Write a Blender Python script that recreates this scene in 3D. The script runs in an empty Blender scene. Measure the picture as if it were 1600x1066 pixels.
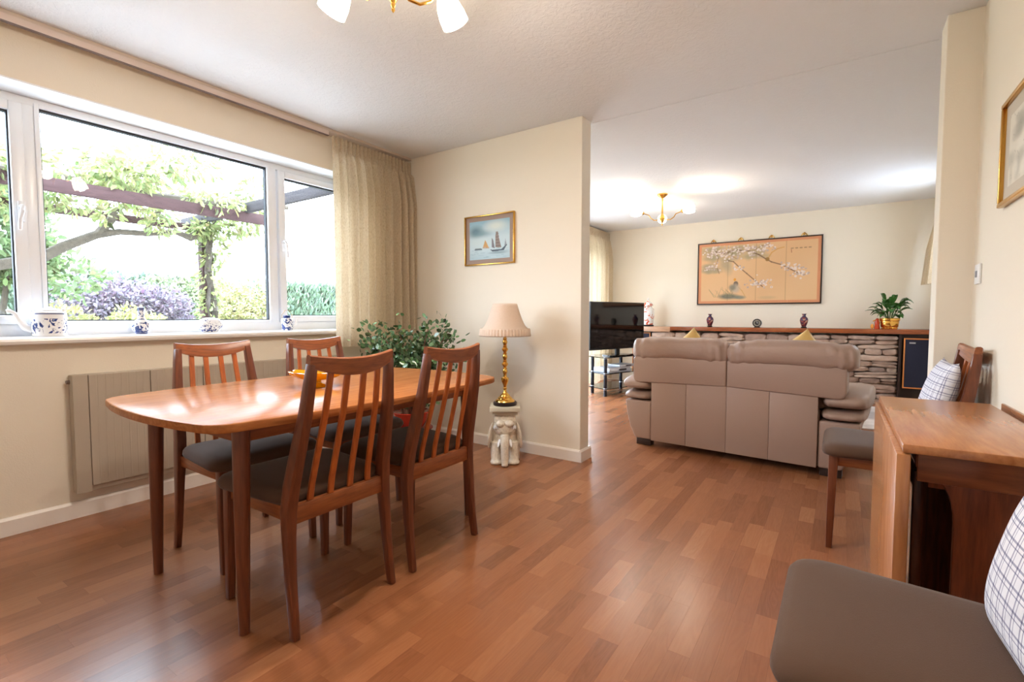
import bpy, bmesh, math, random
import numpy as np
from math import sin, cos, pi, radians as R
from mathutils import Vector, Matrix

random.seed(7)
rng = np.random.default_rng(7)
scn = bpy.context.scene
COL = scn.collection

# ------------------------------------------------------------------ camera, world, exposure
cam_d = bpy.data.cameras.new('camera')
cam = bpy.data.objects.new('camera', cam_d)
COL.objects.link(cam)
cam_d.sensor_fit = 'HORIZONTAL'
cam_d.sensor_width = 36.0
cam_d.lens = 757.67 / 1600 * 36.0
cam_d.clip_start = 0.02
cam.location = (0, 0, 1.03)
cam.rotation_euler = (pi / 2 - 0.0509, 0, 0.5943)
scn.camera = cam

SKY = 7.0
w = bpy.data.worlds.new('world')
scn.world = w
w.use_nodes = True
bg = w.node_tree.nodes['Background']
bg.inputs[0].default_value = (0.80, 0.92, 1.10, 1)
bg.inputs[1].default_value = SKY

scn.view_settings.view_transform = 'Standard'
scn.view_settings.look = 'None'
scn.view_settings.gamma = 1.0
scn.view_settings.use_curve_mapping = False
scn.view_settings.exposure = 1.45
LAMP_NEAR = 13.0     # watts per bulb, ceiling light over the dining end
LAMP_FAR = 4.5      # watts per bulb, ceiling light in the sitting end
WARM = (1.0, 0.89, 0.77)

def portal(loc, rot, sx, sy):
    d = bpy.data.lights.new('window_portal', 'AREA')
    d.shape = 'RECTANGLE'; d.size = sx; d.size_y = sy
    d.cycles.is_portal = True
    o = bpy.data.objects.new('window_portal', d)
    o.location = loc; o.rotation_euler = rot
    COL.objects.link(o)
portal((-3.50, 1.335, 1.53), (0, -pi / 2, 0), 1.25, 2.60)
portal((-3.52, 5.71, 1.06), (0, -pi / 2, 0), 2.10, 3.04)

# ------------------------------------------------------------------ helpers
def lin(c):
    c = c / 255.0
    return c / 12.92 if c <= 0.04045 else ((c + 0.055) / 1.055) ** 2.4
def rgb(r, g, b): return (lin(r), lin(g), lin(b), 1.0)

class MB:
    def __init__(s): s.v = []; s.f = []; s.c = None
    def add(s, vs, fs):
        o = len(s.v); s.v += [tuple(p) for p in vs]; s.f += [tuple(i + o for i in f) for f in fs]; return s
    def box(s, x0, x1, y0, y1, z0, z1, M=None):
        vs = [Vector(p) for p in ((x0,y0,z0),(x1,y0,z0),(x1,y1,z0),(x0,y1,z0),(x0,y0,z1),(x1,y0,z1),(x1,y1,z1),(x0,y1,z1))]
        if M: vs = [M @ p for p in vs]
        return s.add(vs, [(3,2,1,0),(4,5,6,7),(0,1,5,4),(1,2,6,5),(2,3,7,6),(3,0,4,7)])
    def loft(s, rings, cap=True, close=False):
        n = len(rings[0]); vs = [p for r in rings for p in r]; fs = []
        m = len(rings)
        for i in range(m if close else m - 1):
            a = i * n; b = ((i + 1) % m) * n
            for j in range(n):
                k = (j + 1) % n
                fs.append((a + j, a + k, b + k, b + j))
        if cap and not close:
            fs.append(tuple(range(n - 1, -1, -1))); fs.append(tuple((m - 1) * n + j for j in range(n)))
        return s.add(vs, fs)
    def lathe(s, prof, n=24, c=(0, 0, 0), M=None, cap=True):
        rings = []
        for r, z in prof:
            ring = [Vector((r * cos(2*pi*j/n), r * sin(2*pi*j/n), z)) for j in range(n)]
            if M: ring = [M @ p for p in ring]
            rings.append([(p[0]+c[0], p[1]+c[1], p[2]+c[2]) for p in ring])
        return s.loft(rings, cap)
    def tube(s, pts, rad, n=8, ref=(0, 0, 1), ell=None, rot=0.0):
        """rad: number or list; ell: list of (ra, rb) along side/normal for square-ish sections (n=4)"""
        pts = [Vector(p) for p in pts]; m = len(pts); rings = []
        ref = Vector(ref)
        for i, p in enumerate(pts):
            t = (pts[min(i+1, m-1)] - pts[max(i-1, 0)]).normalized()
            u = ref.cross(t)
            if u.length < 1e-4: u = Vector((1, 0, 0)).cross(t)
            if u.length < 1e-4: u = Vector((0, 1, 0)).cross(t)
            u.normalize(); v = t.cross(u)
            if ell: ra, rb = ell[i] if isinstance(ell[0], (tuple, list)) else ell
            else:
                ra = rb = rad[i] if isinstance(rad, (list, tuple)) else rad
            ring = []
            for j in range(n):
                a = 2*pi*(j + .5)/n + rot
                k = 1.4142 if n == 4 else 1.0
                ring.append(tuple(p + u*ra*k*cos(a) + v*rb*k*sin(a)))
            rings.append(ring)
        return s.loft(rings)
    def prism(s, poly, z0, z1, M=None):
        n = len(poly)
        vs = [Vector((p[0], p[1], z0)) for p in poly] + [Vector((p[0], p[1], z1)) for p in poly]
        if M: vs = [M @ p for p in vs]
        return s.add(vs, [tuple(range(n-1, -1, -1)), tuple(range(n, 2*n))] + [(i, (i+1) % n, n+(i+1) % n, n+i) for i in range(n)])
    def ball(s, c, r, nu=16, nv=10, M=None):
        rx, ry, rz = r if isinstance(r, (tuple, list)) else (r, r, r)
        vs = [Vector((0, 0, -rz))]
        for i in range(1, nv):
            t = -pi/2 + pi*i/nv
            vs += [Vector((rx*cos(t)*cos(2*pi*j/nu), ry*cos(t)*sin(2*pi*j/nu), rz*sin(t))) for j in range(nu)]
        vs.append(Vector((0, 0, rz)))
        if M: vs = [M @ p for p in vs]
        vs = [(p[0]+c[0], p[1]+c[1], p[2]+c[2]) for p in vs]
        fs = [(0, 1+(j+1) % nu, 1+j) for j in range(nu)]
        for i in range(nv-2):
            a = 1+i*nu; b = a+nu
            fs += [(a+j, a+(j+1) % nu, b+(j+1) % nu, b+j) for j in range(nu)]
        a = 1+(nv-2)*nu
        fs += [(a+j, a+(j+1) % nu, len(vs)-1) for j in range(nu)]
        return s.add(vs, fs)
    def pad(s, outline, levels, M=None):
        """closed cushion-like solid: outline polygon, levels = [(z, inset)]; inset shrinks the outline on every side"""
        xs = [p[0] for p in outline]; ys = [p[1] for p in outline]
        cx, cy = (min(xs)+max(xs))/2, (min(ys)+max(ys))/2; hx, hy = (max(xs)-min(xs))/2, (max(ys)-min(ys))/2
        rings = []
        for z, d in levels:
            kx, ky = (hx-d)/hx, (hy-d)/hy
            ring = [Vector((cx+(p[0]-cx)*kx, cy+(p[1]-cy)*ky, z)) for p in outline]
            if M: ring = [M @ p for p in ring]
            rings.append([tuple(p) for p in ring])
        return s.loft(rings)
    def mesh(s, name):
        me = bpy.data.meshes.new(name); me.from_pydata(s.v, [], s.f); me.update(); return me
    def build(s, name, mat, parent=None, bevel=0, seg=2, smooth=40, sub=0, loc=None, fix=True):
        me = s.mesh(name)
        if bevel or fix:
            bm = bmesh.new(); bm.from_mesh(me)
            bmesh.ops.recalc_face_normals(bm, faces=bm.faces)
            if bevel:
                es = [e for e in bm.edges if len(e.link_faces) == 2 and e.calc_face_angle() > R(28)]
                bmesh.ops.bevel(bm, geom=es, offset=bevel, segments=seg, affect='EDGES', clamp_overlap=True, profile=.5)
            bm.to_mesh(me); bm.free()
        if smooth:
            for p in me.polygons: p.use_smooth = True
            me.set_sharp_from_angle(angle=R(smooth))
        me.materials.append(mat)
        o = bpy.data.objects.new(name, me); COL.objects.link(o)
        if parent: o.parent = parent
        if loc: o.location = loc
        if sub:
            m = o.modifiers.new('sub', 'SUBSURF'); m.levels = sub; m.render_levels = sub
        return o

def round_poly(pts, r, seg=5):
    out = []; n = len(pts)
    for i in range(n):
        p = Vector(pts[i]); a = Vector(pts[i-1]); b = Vector(pts[(i+1) % n])
        ri = r[i] if isinstance(r, (list, tuple)) else r
        d1 = (a-p).normalized(); d2 = (b-p).normalized()
        p1 = p + d1*ri; p2 = p + d2*ri
        for k in range(seg+1):
            t = k/seg
            q = p1*(1-t)**2 + p*2*t*(1-t) + p2*t*t
            out.append((q.x, q.y))
    return out

def tag(o, label, cat, group=None):
    o['label'] = label; o['category'] = cat
    if group: o['group'] = group
    return o
def struct(o, label=None):
    o['kind'] = 'structure'
    if label: o['label'] = label
    return o
def thing(name, label, cat, loc=(0, 0, 0), rz=0.0, group=None):
    o = bpy.data.objects.new(name, None); COL.objects.link(o)
    o.location = loc; o.rotation_euler = (0, 0, rz); o.empty_display_size = .1
    return tag(o, label, cat, group)
def copy_tree(o, parent=None):
    c = o.copy(); COL.objects.link(c)
    if parent: c.parent = parent
    for ch in list(o.children): copy_tree(ch, c)
    return c

# ------------------------------------------------------------------ materials
def newmat(name):
    m = bpy.data.materials.new(name); m.use_nodes = True
    nt = m.node_tree; b = nt.nodes['Principled BSDF']
    return m, nt, b
def N(nt, t, **kw):
    n = nt.nodes.new(t)
    for k, v in kw.items():
        if k.startswith('i_'):
            key = k[2:]; key = int(key) if key.isdigit() else key.replace('_', ' ')
            n.inputs[key].default_value = v
        else: setattr(n, k, v)
    return n
def L(nt, a, b): nt.links.new(a, b)
def ramp(nt, stops, interp='LINEAR'):
    n = nt.nodes.new('ShaderNodeValToRGB'); cr = n.color_ramp; cr.interpolation = interp
    while len(cr.elements) > 1: cr.elements.remove(cr.elements[-1])
    cr.elements[0].position = stops[0][0]; cr.elements[0].color = stops[0][1]
    for p, c in stops[1:]:
        e = cr.elements.new(p); e.color = c
    return n
def plain(name, col, rough=.5, metal=0., spec=.5, bump=0., bscale=60., coat=0., sheen=0., var=0., trans=0.):
    m, nt, b = newmat(name)
    b.inputs['Base Color'].default_value = col
    b.inputs['Roughness'].default_value = rough; b.inputs['Metallic'].default_value = metal
    b.inputs['Specular IOR Level'].default_value = spec
    b.inputs['Coat Weight'].default_value = coat; b.inputs['Coat Roughness'].default_value = .08
    if sheen:
        b.inputs['Sheen Weight'].default_value = sheen; b.inputs['Sheen Roughness'].default_value = .4
    if bump or var:
        tc = N(nt, 'ShaderNodeTexCoord'); nz = N(nt, 'ShaderNodeTexNoise', i_Scale=bscale, i_Detail=4.)
        L(nt, tc.outputs['Object'], nz.inputs['Vector'])
        if bump:
            bp = N(nt, 'ShaderNodeBump', i_Strength=bump, i_Distance=.01)
            L(nt, nz.outputs['Fac'], bp.inputs['Height']); L(nt, bp.outputs['Normal'], b.inputs['Normal'])
        if var:
            r_ = ramp(nt, [(.3, tuple(c*(1-var) for c in col[:3])+(1,)), (.7, tuple(min(1, c*(1+var)) for c in col[:3])+(1,))])
            L(nt, nz.outputs['Fac'], r_.inputs['Fac']); L(nt, r_.outputs['Color'], b.inputs['Base Color'])
    return m
def wood(name, dark, light, axis='Z', rough=.32, scale=9., spec=.5, coat=0.):
    m, nt, b = newmat(name)
    tc = N(nt, 'ShaderNodeTexCoord'); mp = N(nt, 'ShaderNodeMapping')
    st = {'X': (.10, 1, 1), 'Y': (1, .10, 1), 'Z': (1, 1, .10)}[axis]
    mp.inputs['Scale'].default_value = tuple(scale*k for k in st)
    L(nt, tc.outputs['Object'], mp.inputs['Vector'])
    n1 = N(nt, 'ShaderNodeTexNoise', i_Scale=1.3, i_Detail=2., i_Distortion=.35)
    n2 = N(nt, 'ShaderNodeTexNoise', i_Scale=14., i_Detail=5., i_Roughness=.65)
    L(nt, mp.outputs['Vector'], n1.inputs['Vector']); L(nt, mp.outputs['Vector'], n2.inputs['Vector'])
    wv = N(nt, 'ShaderNodeMath', operation='MULTIPLY', i_1=9.0); L(nt, n1.outputs['Fac'], wv.inputs[0])
    fr = N(nt, 'ShaderNodeMath', operation='PINGPONG', i_1=.5); L(nt, wv.outputs[0], fr.inputs[0])
    mx = N(nt, 'ShaderNodeMath', operation='MULTIPLY_ADD', i_1=.45, i_2=0.15); L(nt, fr.outputs[0], mx.inputs[0])
    ad = N(nt, 'ShaderNodeMath', operation='MULTIPLY_ADD', i_1=.75); L(nt, n2.outputs['Fac'], ad.inputs[0]); L(nt, mx.outputs[0], ad.inputs[2])
    rp = ramp(nt, [(.22, dark), (.55, tuple((a+c)/2 for a, c in zip(dark, light))), (.85, light)])
    L(nt, ad.outputs[0], rp.inputs['Fac']); L(nt, rp.outputs['Color'], b.inputs['Base Color'])
    b.inputs['Roughness'].default_value = rough; b.inputs['Specular IOR Level'].default_value = spec
    b.inputs['Coat Weight'].default_value = coat; b.inputs['Coat Roughness'].default_value = .2; b.inputs['Coat IOR'].default_value = 1.6
    bp = N(nt, 'ShaderNodeBump', i_Strength=.05, i_Distance=.004)
    L(nt, n2.outputs['Fac'], bp.inputs['Height']); L(nt, bp.outputs['Normal'], b.inputs['Normal'])
    return m
def glass_pane(name, tint=(1, 1, 1, 1), refl=1.0):
    m = bpy.data.materials.new(name); m.use_nodes = True; nt = m.node_tree
    nt.nodes.remove(nt.nodes['Principled BSDF']); out = nt.nodes['Material Output']
    tr = N(nt, 'ShaderNodeBsdfTransparent'); tr.inputs[0].default_value = tint
    gl = N(nt, 'ShaderNodeBsdfGlossy', i_Roughness=0.0)
    ge = N(nt, 'ShaderNodeNewGeometry'); dp = N(nt, 'ShaderNodeVectorMath', operation='DOT_PRODUCT')
    L(nt, ge.outputs['Normal'], dp.inputs[0]); L(nt, ge.outputs['Incoming'], dp.inputs[1])
    ab_ = N(nt, 'ShaderNodeMath', operation='ABSOLUTE'); L(nt, dp.outputs['Value'], ab_.inputs[0])
    om = N(nt, 'ShaderNodeMath', operation='SUBTRACT', i_0=1.0); L(nt, ab_.outputs[0], om.inputs[1])
    pw_ = N(nt, 'ShaderNodeMath', operation='POWER', i_1=5.0); L(nt, om.outputs[0], pw_.inputs[0])
    mu = N(nt, 'ShaderNodeMath', operation='MULTIPLY_ADD', i_1=.8*refl, i_2=.035*refl); L(nt, pw_.outputs[0], mu.inputs[0])
    mx = N(nt, 'ShaderNodeMixShader'); L(nt, mu.outputs[0], mx.inputs[0])
    L(nt, tr.outputs[0], mx.inputs[1]); L(nt, gl.outputs[0], mx.inputs[2]); L(nt, mx.outputs[0], out.inputs[0])
    return m
def attr_mat(name, rough=.6, attr='Col', spec=.4, transl=0.0, coat=0.):
    m, nt, b = newmat(name)
    a = N(nt, 'ShaderNodeAttribute', attribute_name=attr)
    L(nt, a.outputs['Color'], b.inputs['Base Color']); b.inputs['Roughness'].default_value = rough
    b.inputs['Specular IOR Level'].default_value = spec; b.inputs['Coat Weight'].default_value = coat
    if transl:
        out = nt.nodes['Material Output']; t = N(nt, 'ShaderNodeBsdfTranslucent'); mx = N(nt, 'ShaderNodeMixShader', i_0=transl)
        L(nt, a.outputs['Color'], t.inputs[0]); L(nt, b.outputs[0], mx.inputs[1]); L(nt, t.outputs[0], mx.inputs[2]); L(nt, mx.outputs[0], out.inputs[0])
    return m
def cloth(name, col, col2, transl=.35, scale=(400, 400, 60)):
    m, nt, b = newmat(name); out = nt.nodes['Material Output']
    tc = N(nt, 'ShaderNodeTexCoord'); mp = N(nt, 'ShaderNodeMapping'); mp.inputs['Scale'].default_value = scale
    nz = N(nt, 'ShaderNodeTexNoise', i_Scale=1., i_Detail=3.); L(nt, tc.outputs['Object'], mp.inputs['Vector']); L(nt, mp.outputs[0], nz.inputs['Vector'])
    rp = ramp(nt, [(.30, col2), (.52, col)]); L(nt, nz.outputs['Fac'], rp.inputs['Fac'])
    L(nt, rp.outputs[0], b.inputs['Base Color']); b.inputs['Roughness'].default_value = .9; b.inputs['Specular IOR Level'].default_value = .1
    t = N(nt, 'ShaderNodeBsdfTranslucent'); L(nt, rp.outputs[0], t.inputs[0])
    mx = N(nt, 'ShaderNodeMixShader', i_0=transl); L(nt, b.outputs[0], mx.inputs[1]); L(nt, t.outputs[0], mx.inputs[2]); L(nt, mx.outputs[0], out.inputs[0])
    return m

WALLC = (.84, .765, .645, 1)
M = {}
def wall_mat():
    m, nt, b = newmat('cream_wallpaper')
    b.inputs['Base Color'].default_value = WALLC; b.inputs['Roughness'].default_value = .75; b.inputs['Specular IOR Level'].default_value = .25
    tc = N(nt, 'ShaderNodeTexCoord'); vo = N(nt, 'ShaderNodeTexVoronoi', i_Scale=160.); L(nt, tc.outputs['Object'], vo.inputs['Vector'])
    bp = N(nt, 'ShaderNodeBump', i_Strength=.12, i_Distance=.003); L(nt, vo.outputs['Distance'], bp.inputs['Height']); L(nt, bp.outputs[0], b.inputs['Normal'])
    return m
def ceil_mat():
    m, nt, b = newmat('stippled_plaster')
    b.inputs['Base Color'].default_value = (.82, .82, .83, 1); b.inputs['Roughness'].default_value = .85; b.inputs['Specular IOR Level'].default_value = .15
    tc = N(nt, 'ShaderNodeTexCoord')
    n1 = N(nt, 'ShaderNodeTexNoise', i_Scale=34., i_Detail=4., i_Roughness=.6, i_Distortion=.8); L(nt, tc.outputs['Object'], n1.inputs['Vector'])
    rp = ramp(nt, [(.42, (0, 0, 0, 1)), (.58, (1, 1, 1, 1))]); L(nt, n1.outputs['Fac'], rp.inputs['Fac'])
    bp = N(nt, 'ShaderNodeBump', i_Strength=.28, i_Distance=.005); L(nt, rp.outputs[0], bp.inputs['Height']); L(nt, bp.outputs[0], b.inputs['Normal'])
    return m
M['wall'] = wall_mat(); M['ceil'] = ceil_mat()
M['skirt'] = plain('white_gloss_paint', rgb(238, 230, 222), .35)
M['upvc'] = plain('white_upvc', rgb(240, 243, 248), .28)
M['gasket'] = plain('black_gasket', rgb(28, 32, 42), .6)
M['pane'] = glass_pane('window_glass', (.97, .985, .98, 1))
M['teak_x'] = wood('teak_along_x', rgb(92, 46, 24), rgb(160, 92, 50), 'X')
M['teak_y'] = wood('teak_along_y', rgb(92, 46, 24), rgb(160, 92, 50), 'Y')
M['teak_z'] = wood('teak_along_z', rgb(80, 40, 24), rgb(122, 66, 40), 'Z')
M['slat'] = wood('orange_teak_slat', rgb(140, 66, 26), rgb(188, 102, 46), 'Z')
M['top'] = wood('teak_table_top', rgb(136, 80, 46), rgb(184, 120, 72), 'Y', rough=.24, scale=7., spec=.04)
M['gate'] = wood('pale_teak_veneer', rgb(150, 90, 52), rgb(196, 132, 84), 'Y', rough=.26, scale=6., coat=.2)
M['gate_z'] = wood('pale_teak_veneer_upright', rgb(156, 96, 56), rgb(200, 138, 88), 'Z', rough=.26, scale=6., coat=.2)
M['gate_dark'] = wood('dark_rosewood_veneer', rgb(66, 26, 14), rgb(132, 68, 36), 'Z', rough=.35, scale=10.)
M['seat'] = plain('brown_velvet', rgb(90, 68, 55), .85, spec=.15, bump=.15, bscale=500., sheen=.15)
M['leather'] = plain('taupe_leather', rgb(166, 139, 125), .45, spec=.4, bump=.10, bscale=260.)
M['softleather'] = plain('creased_taupe_leather', rgb(166, 139, 125), .42, spec=.4, bump=.55, bscale=16.)
M['darkfoot'] = plain('dark_brown_foot', rgb(50, 32, 26), .4)
M['brass'] = plain('polished_brass', rgb(240, 190, 96), .16, metal=1.)
M['gold'] = plain('gold_frame', rgb(214, 166, 84), .25, metal=1.)
M['black'] = plain('black_plastic', rgb(16, 15, 17), .3)
M['blackgloss'] = plain('black_screen', rgb(10, 9, 11), .06, spec=.6)
M['silver'] = plain('silver_plastic', rgb(190, 190, 196), .35, metal=.3)
M['darktube'] = plain('dark_grey_tube', rgb(46, 48, 56), .25, metal=.6)
M['darkglass'] = plain('black_glass', rgb(14, 16, 20), .05, spec=.7)
M['radiator'] = plain('grey_beige_enamel', rgb(184, 171, 154), .4)
M['china'] = plain('white_china', rgb(244, 244, 246), .12, coat=.5)
M['elephant'] = plain('glazed_cream_ceramic', rgb(226, 214, 196), .3, bump=.6, bscale=70., var=.12, coat=.3)
M['shade'] = cloth('pleated_lampshade_silk', rgb(244, 228, 212), rgb(236, 216, 198), .45)
M['curtain'] = cloth('oatmeal_linen', rgb(220, 204, 178), rgb(192, 170, 138), .42)
M['mantel'] = wood('varnished_oak_mantel', rgb(112, 54, 26), rgb(166, 90, 46), 'X', rough=.25)
M['mortar'] = plain('grey_mortar', rgb(120, 104, 94), .95)
M['cabinet'] = plain('dark_walnut_panel', rgb(44, 22, 16), .4)
M['speaker'] = plain('navy_speaker_cloth', rgb(36, 38, 58), .9, bump=.3, bscale=400.)
M['orangewood'] = plain('orange_wood_edge', rgb(206, 128, 66), .4)
M['white'] = plain('matt_white', rgb(236, 236, 236), .5)

# ------------------------------------------------------------------ the room
XW, XE, YP, YPB, YF, ZC = -3.214, -1.497, 3.073, 3.211, 7.46, 2.40
XR, XS, YB, XR2 = 0.495, 0.368, -1.2, 0.96
OY0, OY1, OZ0, OZ1 = 0.05, 2.62, 0.90, 2.136         # dining window opening
DY0, DY1, DZ1 = 4.20, 7.22, 2.10                      # garden door opening in the sitting end

b = MB(); b.box(XW-.3, XR2+.15, YB-.1, YF+.15, -.12, -.006)
floor = struct(b.build('floor', plain('floor_underlay', rgb(96, 62, 44), .8), smooth=0))
b = MB(); b.box(XW-.3, XR2+.15, YB-.1, YF+.15, ZC, ZC+.15)
struct(b.build('ceiling', M['ceil'], smooth=0))
b = MB(); xo = XW-.30
b.box(xo, XW, YB, OY0, 0, ZC).box(xo, XW, OY0, OY1, 0, OZ0).box(xo, XW, OY0, OY1, OZ1, ZC)
b.box(xo, XW, OY1, DY0, 0, ZC).box(xo, XW, DY0, DY1, DZ1, ZC).box(xo, XW, DY1, YF, 0, ZC)
wl = struct(b.build('wall_left', M['wall'], smooth=0))
b = MB(); b.box(XW-.3, XR2+.15, YF, YF+.12, 0, ZC); struct(b.build('wall_far', M['wall'], smooth=0))
b = MB(); b.box(XW-.3, XR2+.15, YB-.1, YB, 0, ZC); struct(b.build('wall_back', M['wall'], smooth=0))
b = MB(); b.box(XR, XR+.12, YB, 3.0, 0, ZC); struct(b.build('wall_right', M['wall'], smooth=0))
b = MB(); b.box(XW, XE, YP, YPB, 0, ZC); struct(b.build('wall_partition', M['wall'], smooth=0, bevel=.004))
b = MB(); b.box(XS, XR2+.1, 3.0, 3.15, 0, ZC); struct(b.build('wall_stub', M['wall'], smooth=0, bevel=.004))
WY0, WY1, WZ0, WZ1 = 6.00, 6.95, 1.38, 2.10           # high window in the sitting end's right wall
b = MB()
b.box(XR2, XR2+.15, 3.15, WY0, 0, ZC).box(XR2, XR2+.15, WY1, YF, 0, ZC).box(XR2, XR2+.15, WY0, WY1, 0, WZ0).box(XR2, XR2+.15, WY0, WY1, WZ1, ZC)
struct(b.build('wall_right_far', M['wall'], smooth=0))
# white reveal lining of the dining window
b = MB(); b.box(XW-.28, XW-.001, OY0, OY1, OZ1-.008, OZ1).box(XW-.28, XW-.001, OY0, OY0+.008, OZ0, OZ1-.008).box(XW-.28, XW-.001, OY1-.008, OY1, OZ0, OZ1-.008)
struct(b.build('trim_1', plain('white_reveal_paint', rgb(244, 247, 250), .5), smooth=0), 'white painted reveal around the dining window')
# skirting boards
def skirting(name, p0, p1, inward, h=.085, t=.016):
    p0 = Vector(p0); p1 = Vector(p1); d = (p1-p0).normalized(); n = Vector(inward)
    b = MB()
    prof = [(0, 0), (t, 0), (t, h-.012), (t*.45, h), (0, h)]
    rings = [[tuple((q.x+n.x*a, q.y+n.y*a, z)) for a, z in prof] for q in (p0, p1)]
    b.loft(rings); return struct(b.build(name, M['skirt'], smooth=0))
skirting('baseboard_left', (XW, YB), (XW, YP), (1, 0))
skirting('baseboard_partition', (XW+.016, YP), (XE-.0005, YP), (0, -1))
skirting('baseboard_partition_end', (XE, YP-.016), (XE, YPB+.016), (1, 0))
skirting('baseboard_right', (XR, YB), (XR, 3.0), (-1, 0))
skirting('baseboard_stub', (XS, 3.0-.016), (XS, 3.15), (-1, 0))
skirting('baseboard_left_far', (XW, YPB), (XW, DY0), (1, 0))
b = MB(); b.box(XE, XS, 3.232, 3.250, ZC-.003, ZC); struct(b.build('trim_2', M['ceil'], smooth=0, bevel=.0012), 'faint plaster joint across the ceiling between the rooms')

# ---- floor strips
def floor_mat(name, from_object):
    m, nt, b = newmat(name)
    if from_object: tone = N(nt, 'ShaderNodeObjectInfo').outputs['Color']
    else: tone = N(nt, 'ShaderNodeAttribute', attribute_name='Col').outputs['Color']
    sp = N(nt, 'ShaderNodeSeparateColor'); L(nt, tone, sp.inputs[0])
    ge = N(nt, 'ShaderNodeNewGeometry')
    cb = N(nt, 'ShaderNodeCombineXYZ')
    mu = N(nt, 'ShaderNodeMath', operation='MULTIPLY', i_1=57.); L(nt, sp.outputs[1], mu.inputs[0])
    L(nt, mu.outputs[0], cb.inputs[2])
    sc = N(nt, 'ShaderNodeVectorMath', operation='MULTIPLY'); sc.inputs[1].default_value = (22., 2.2, 0)
    L(nt, ge.outputs['Position'], sc.inputs[0])
    av = N(nt, 'ShaderNodeVectorMath', operation='ADD'); L(nt, sc.outputs[0], av.inputs[0]); L(nt, cb.outputs[0], av.inputs[1])
    n1 = N(nt, 'ShaderNodeTexNoise', i_Scale=1.0, i_Detail=2., i_Distortion=.6); L(nt, av.outputs[0], n1.inputs['Vector'])
    m1 = N(nt, 'ShaderNodeMath', operation='MULTIPLY', i_1=9.); L(nt, n1.outputs['Fac'], m1.inputs[0])
    pp = N(nt, 'ShaderNodeMath', operation='PINGPONG', i_1=.5); L(nt, m1.outputs[0], pp.inputs[0])
    sc2 = N(nt, 'ShaderNodeVectorMath', operation='MULTIPLY'); sc2.inputs[1].default_value = (7., 2.4, 1.)
    L(nt, av.outputs[0], sc2.inputs[0])
    n2 = N(nt, 'ShaderNodeTexNoise', i_Scale=1.2, i_Detail=4., i_Roughness=.6); L(nt, sc2.outputs[0], n2.inputs['Vector'])
    a1 = N(nt, 'ShaderNodeMath', operation='MULTIPLY', i_1=.17); L(nt, pp.outputs[0], a1.inputs[0])
    a2 = N(nt, 'ShaderNodeMath', operation='MULTIPLY_ADD', i_1=.20); L(nt, n2.outputs['Fac'], a2.inputs[0]); L(nt, a1.outputs[0], a2.inputs[2])
    a3 = N(nt, 'ShaderNodeMath', operation='MULTIPLY_ADD', i_1=.66); L(nt, sp.outputs[0], a3.inputs[0]); L(nt, a2.outputs[0], a3.inputs[2])
    rp = ramp(nt, [(.08, rgb(116, 68, 42)), (.40, rgb(146, 92, 60)), (.65, rgb(160, 104, 69)), (1.0, rgb(182, 126, 88))])
    L(nt, a3.outputs[0], rp.inputs['Fac']); L(nt, rp.outputs[0], b.inputs['Base Color'])
    b.inputs['Roughness'].default_value = .25; b.inputs['Specular IOR Level'].default_value = .5
    return m
fm_obj = floor_mat('laminate_strip', True); fm_attr = floor_mat('laminate_strip_joined', False)
SWD = .0667; strips = []
fr_rng = random.Random(11)
ncol = int((XR2 - XW)/SWD) + 1
for c in range(ncol):
    x0 = XW + c*SWD; x1 = min(x0 + SWD, XR2)
    y = YB - fr_rng.random()*.4
    while y < YF:
        ln = fr_rng.choice([.22, .28, .34, .40, .46])
        ya, yb = max(y, YB), min(y+ln, YF); y += ln
        if yb - ya < .01: continue
        strips.append((x0, x1, ya, yb, min(.92, max(.24, fr_rng.gauss(.5, .20))), fr_rng.random()))
Rm = cam.rotation_euler.to_matrix().transposed()
def px(p):
    v = Rm @ (Vector(p) - Vector((0, 0, 1.03)))
    if v.z > -.15: return None
    return (800 + 757.67*v.x/-v.z, 533 - 757.67*v.y/-v.z)
def area(s):
    q = [px((s[0], s[2], 0)), px((s[1], s[2], 0)), px((s[1], s[3], 0)), px((s[0], s[3], 0))]
    if any(k is None for k in q): return 0
    cx = sum(k[0] for k in q)/4; cy = sum(k[1] for k in q)/4
    if not (-20 < cx < 1620 and -20 < cy < 1086): return 0
    return abs(sum(q[i][0]*q[(i+1) % 4][1]-q[(i+1) % 4][0]*q[i][1] for i in range(4)))/2
strips.sort(key=area, reverse=True)
b = MB(); b.box(-.5, .5, -.5, .5, -.006, 0)
sm = b.mesh('floor_strip'); sm.materials.append(fm_obj)
G = .0003
for s in strips[:300]:
    o = bpy.data.objects.new('floor_strip', sm); COL.objects.link(o); o.parent = floor
    o.location = ((s[0]+s[1])/2, (s[2]+s[3])/2, 0); o.scale = (s[1]-s[0]-G, s[3]-s[2]-G, 1)
    o.color = (s[4], s[5], 0, 1)
b = MB(); cols = []
for s in strips[300:]:
    b.box(s[0]+G/2, s[1]-G/2, s[2]+G/2, s[3]-G/2, -.006, 0); cols += [(s[4], s[5], 0, 1)]*24
me = b.mesh('floor_strips_beyond'); me.materials.append(fm_attr)
ca = me.color_attributes.new('Col', 'FLOAT_COLOR', 'CORNER'); ca.data.foreach_set('color', np.array(cols, dtype=np.float32).ravel())
o = bpy.data.objects.new('floor_strips_beyond', me); COL.objects.link(o); o.parent = floor; o['kind'] = 'stuff'

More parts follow.
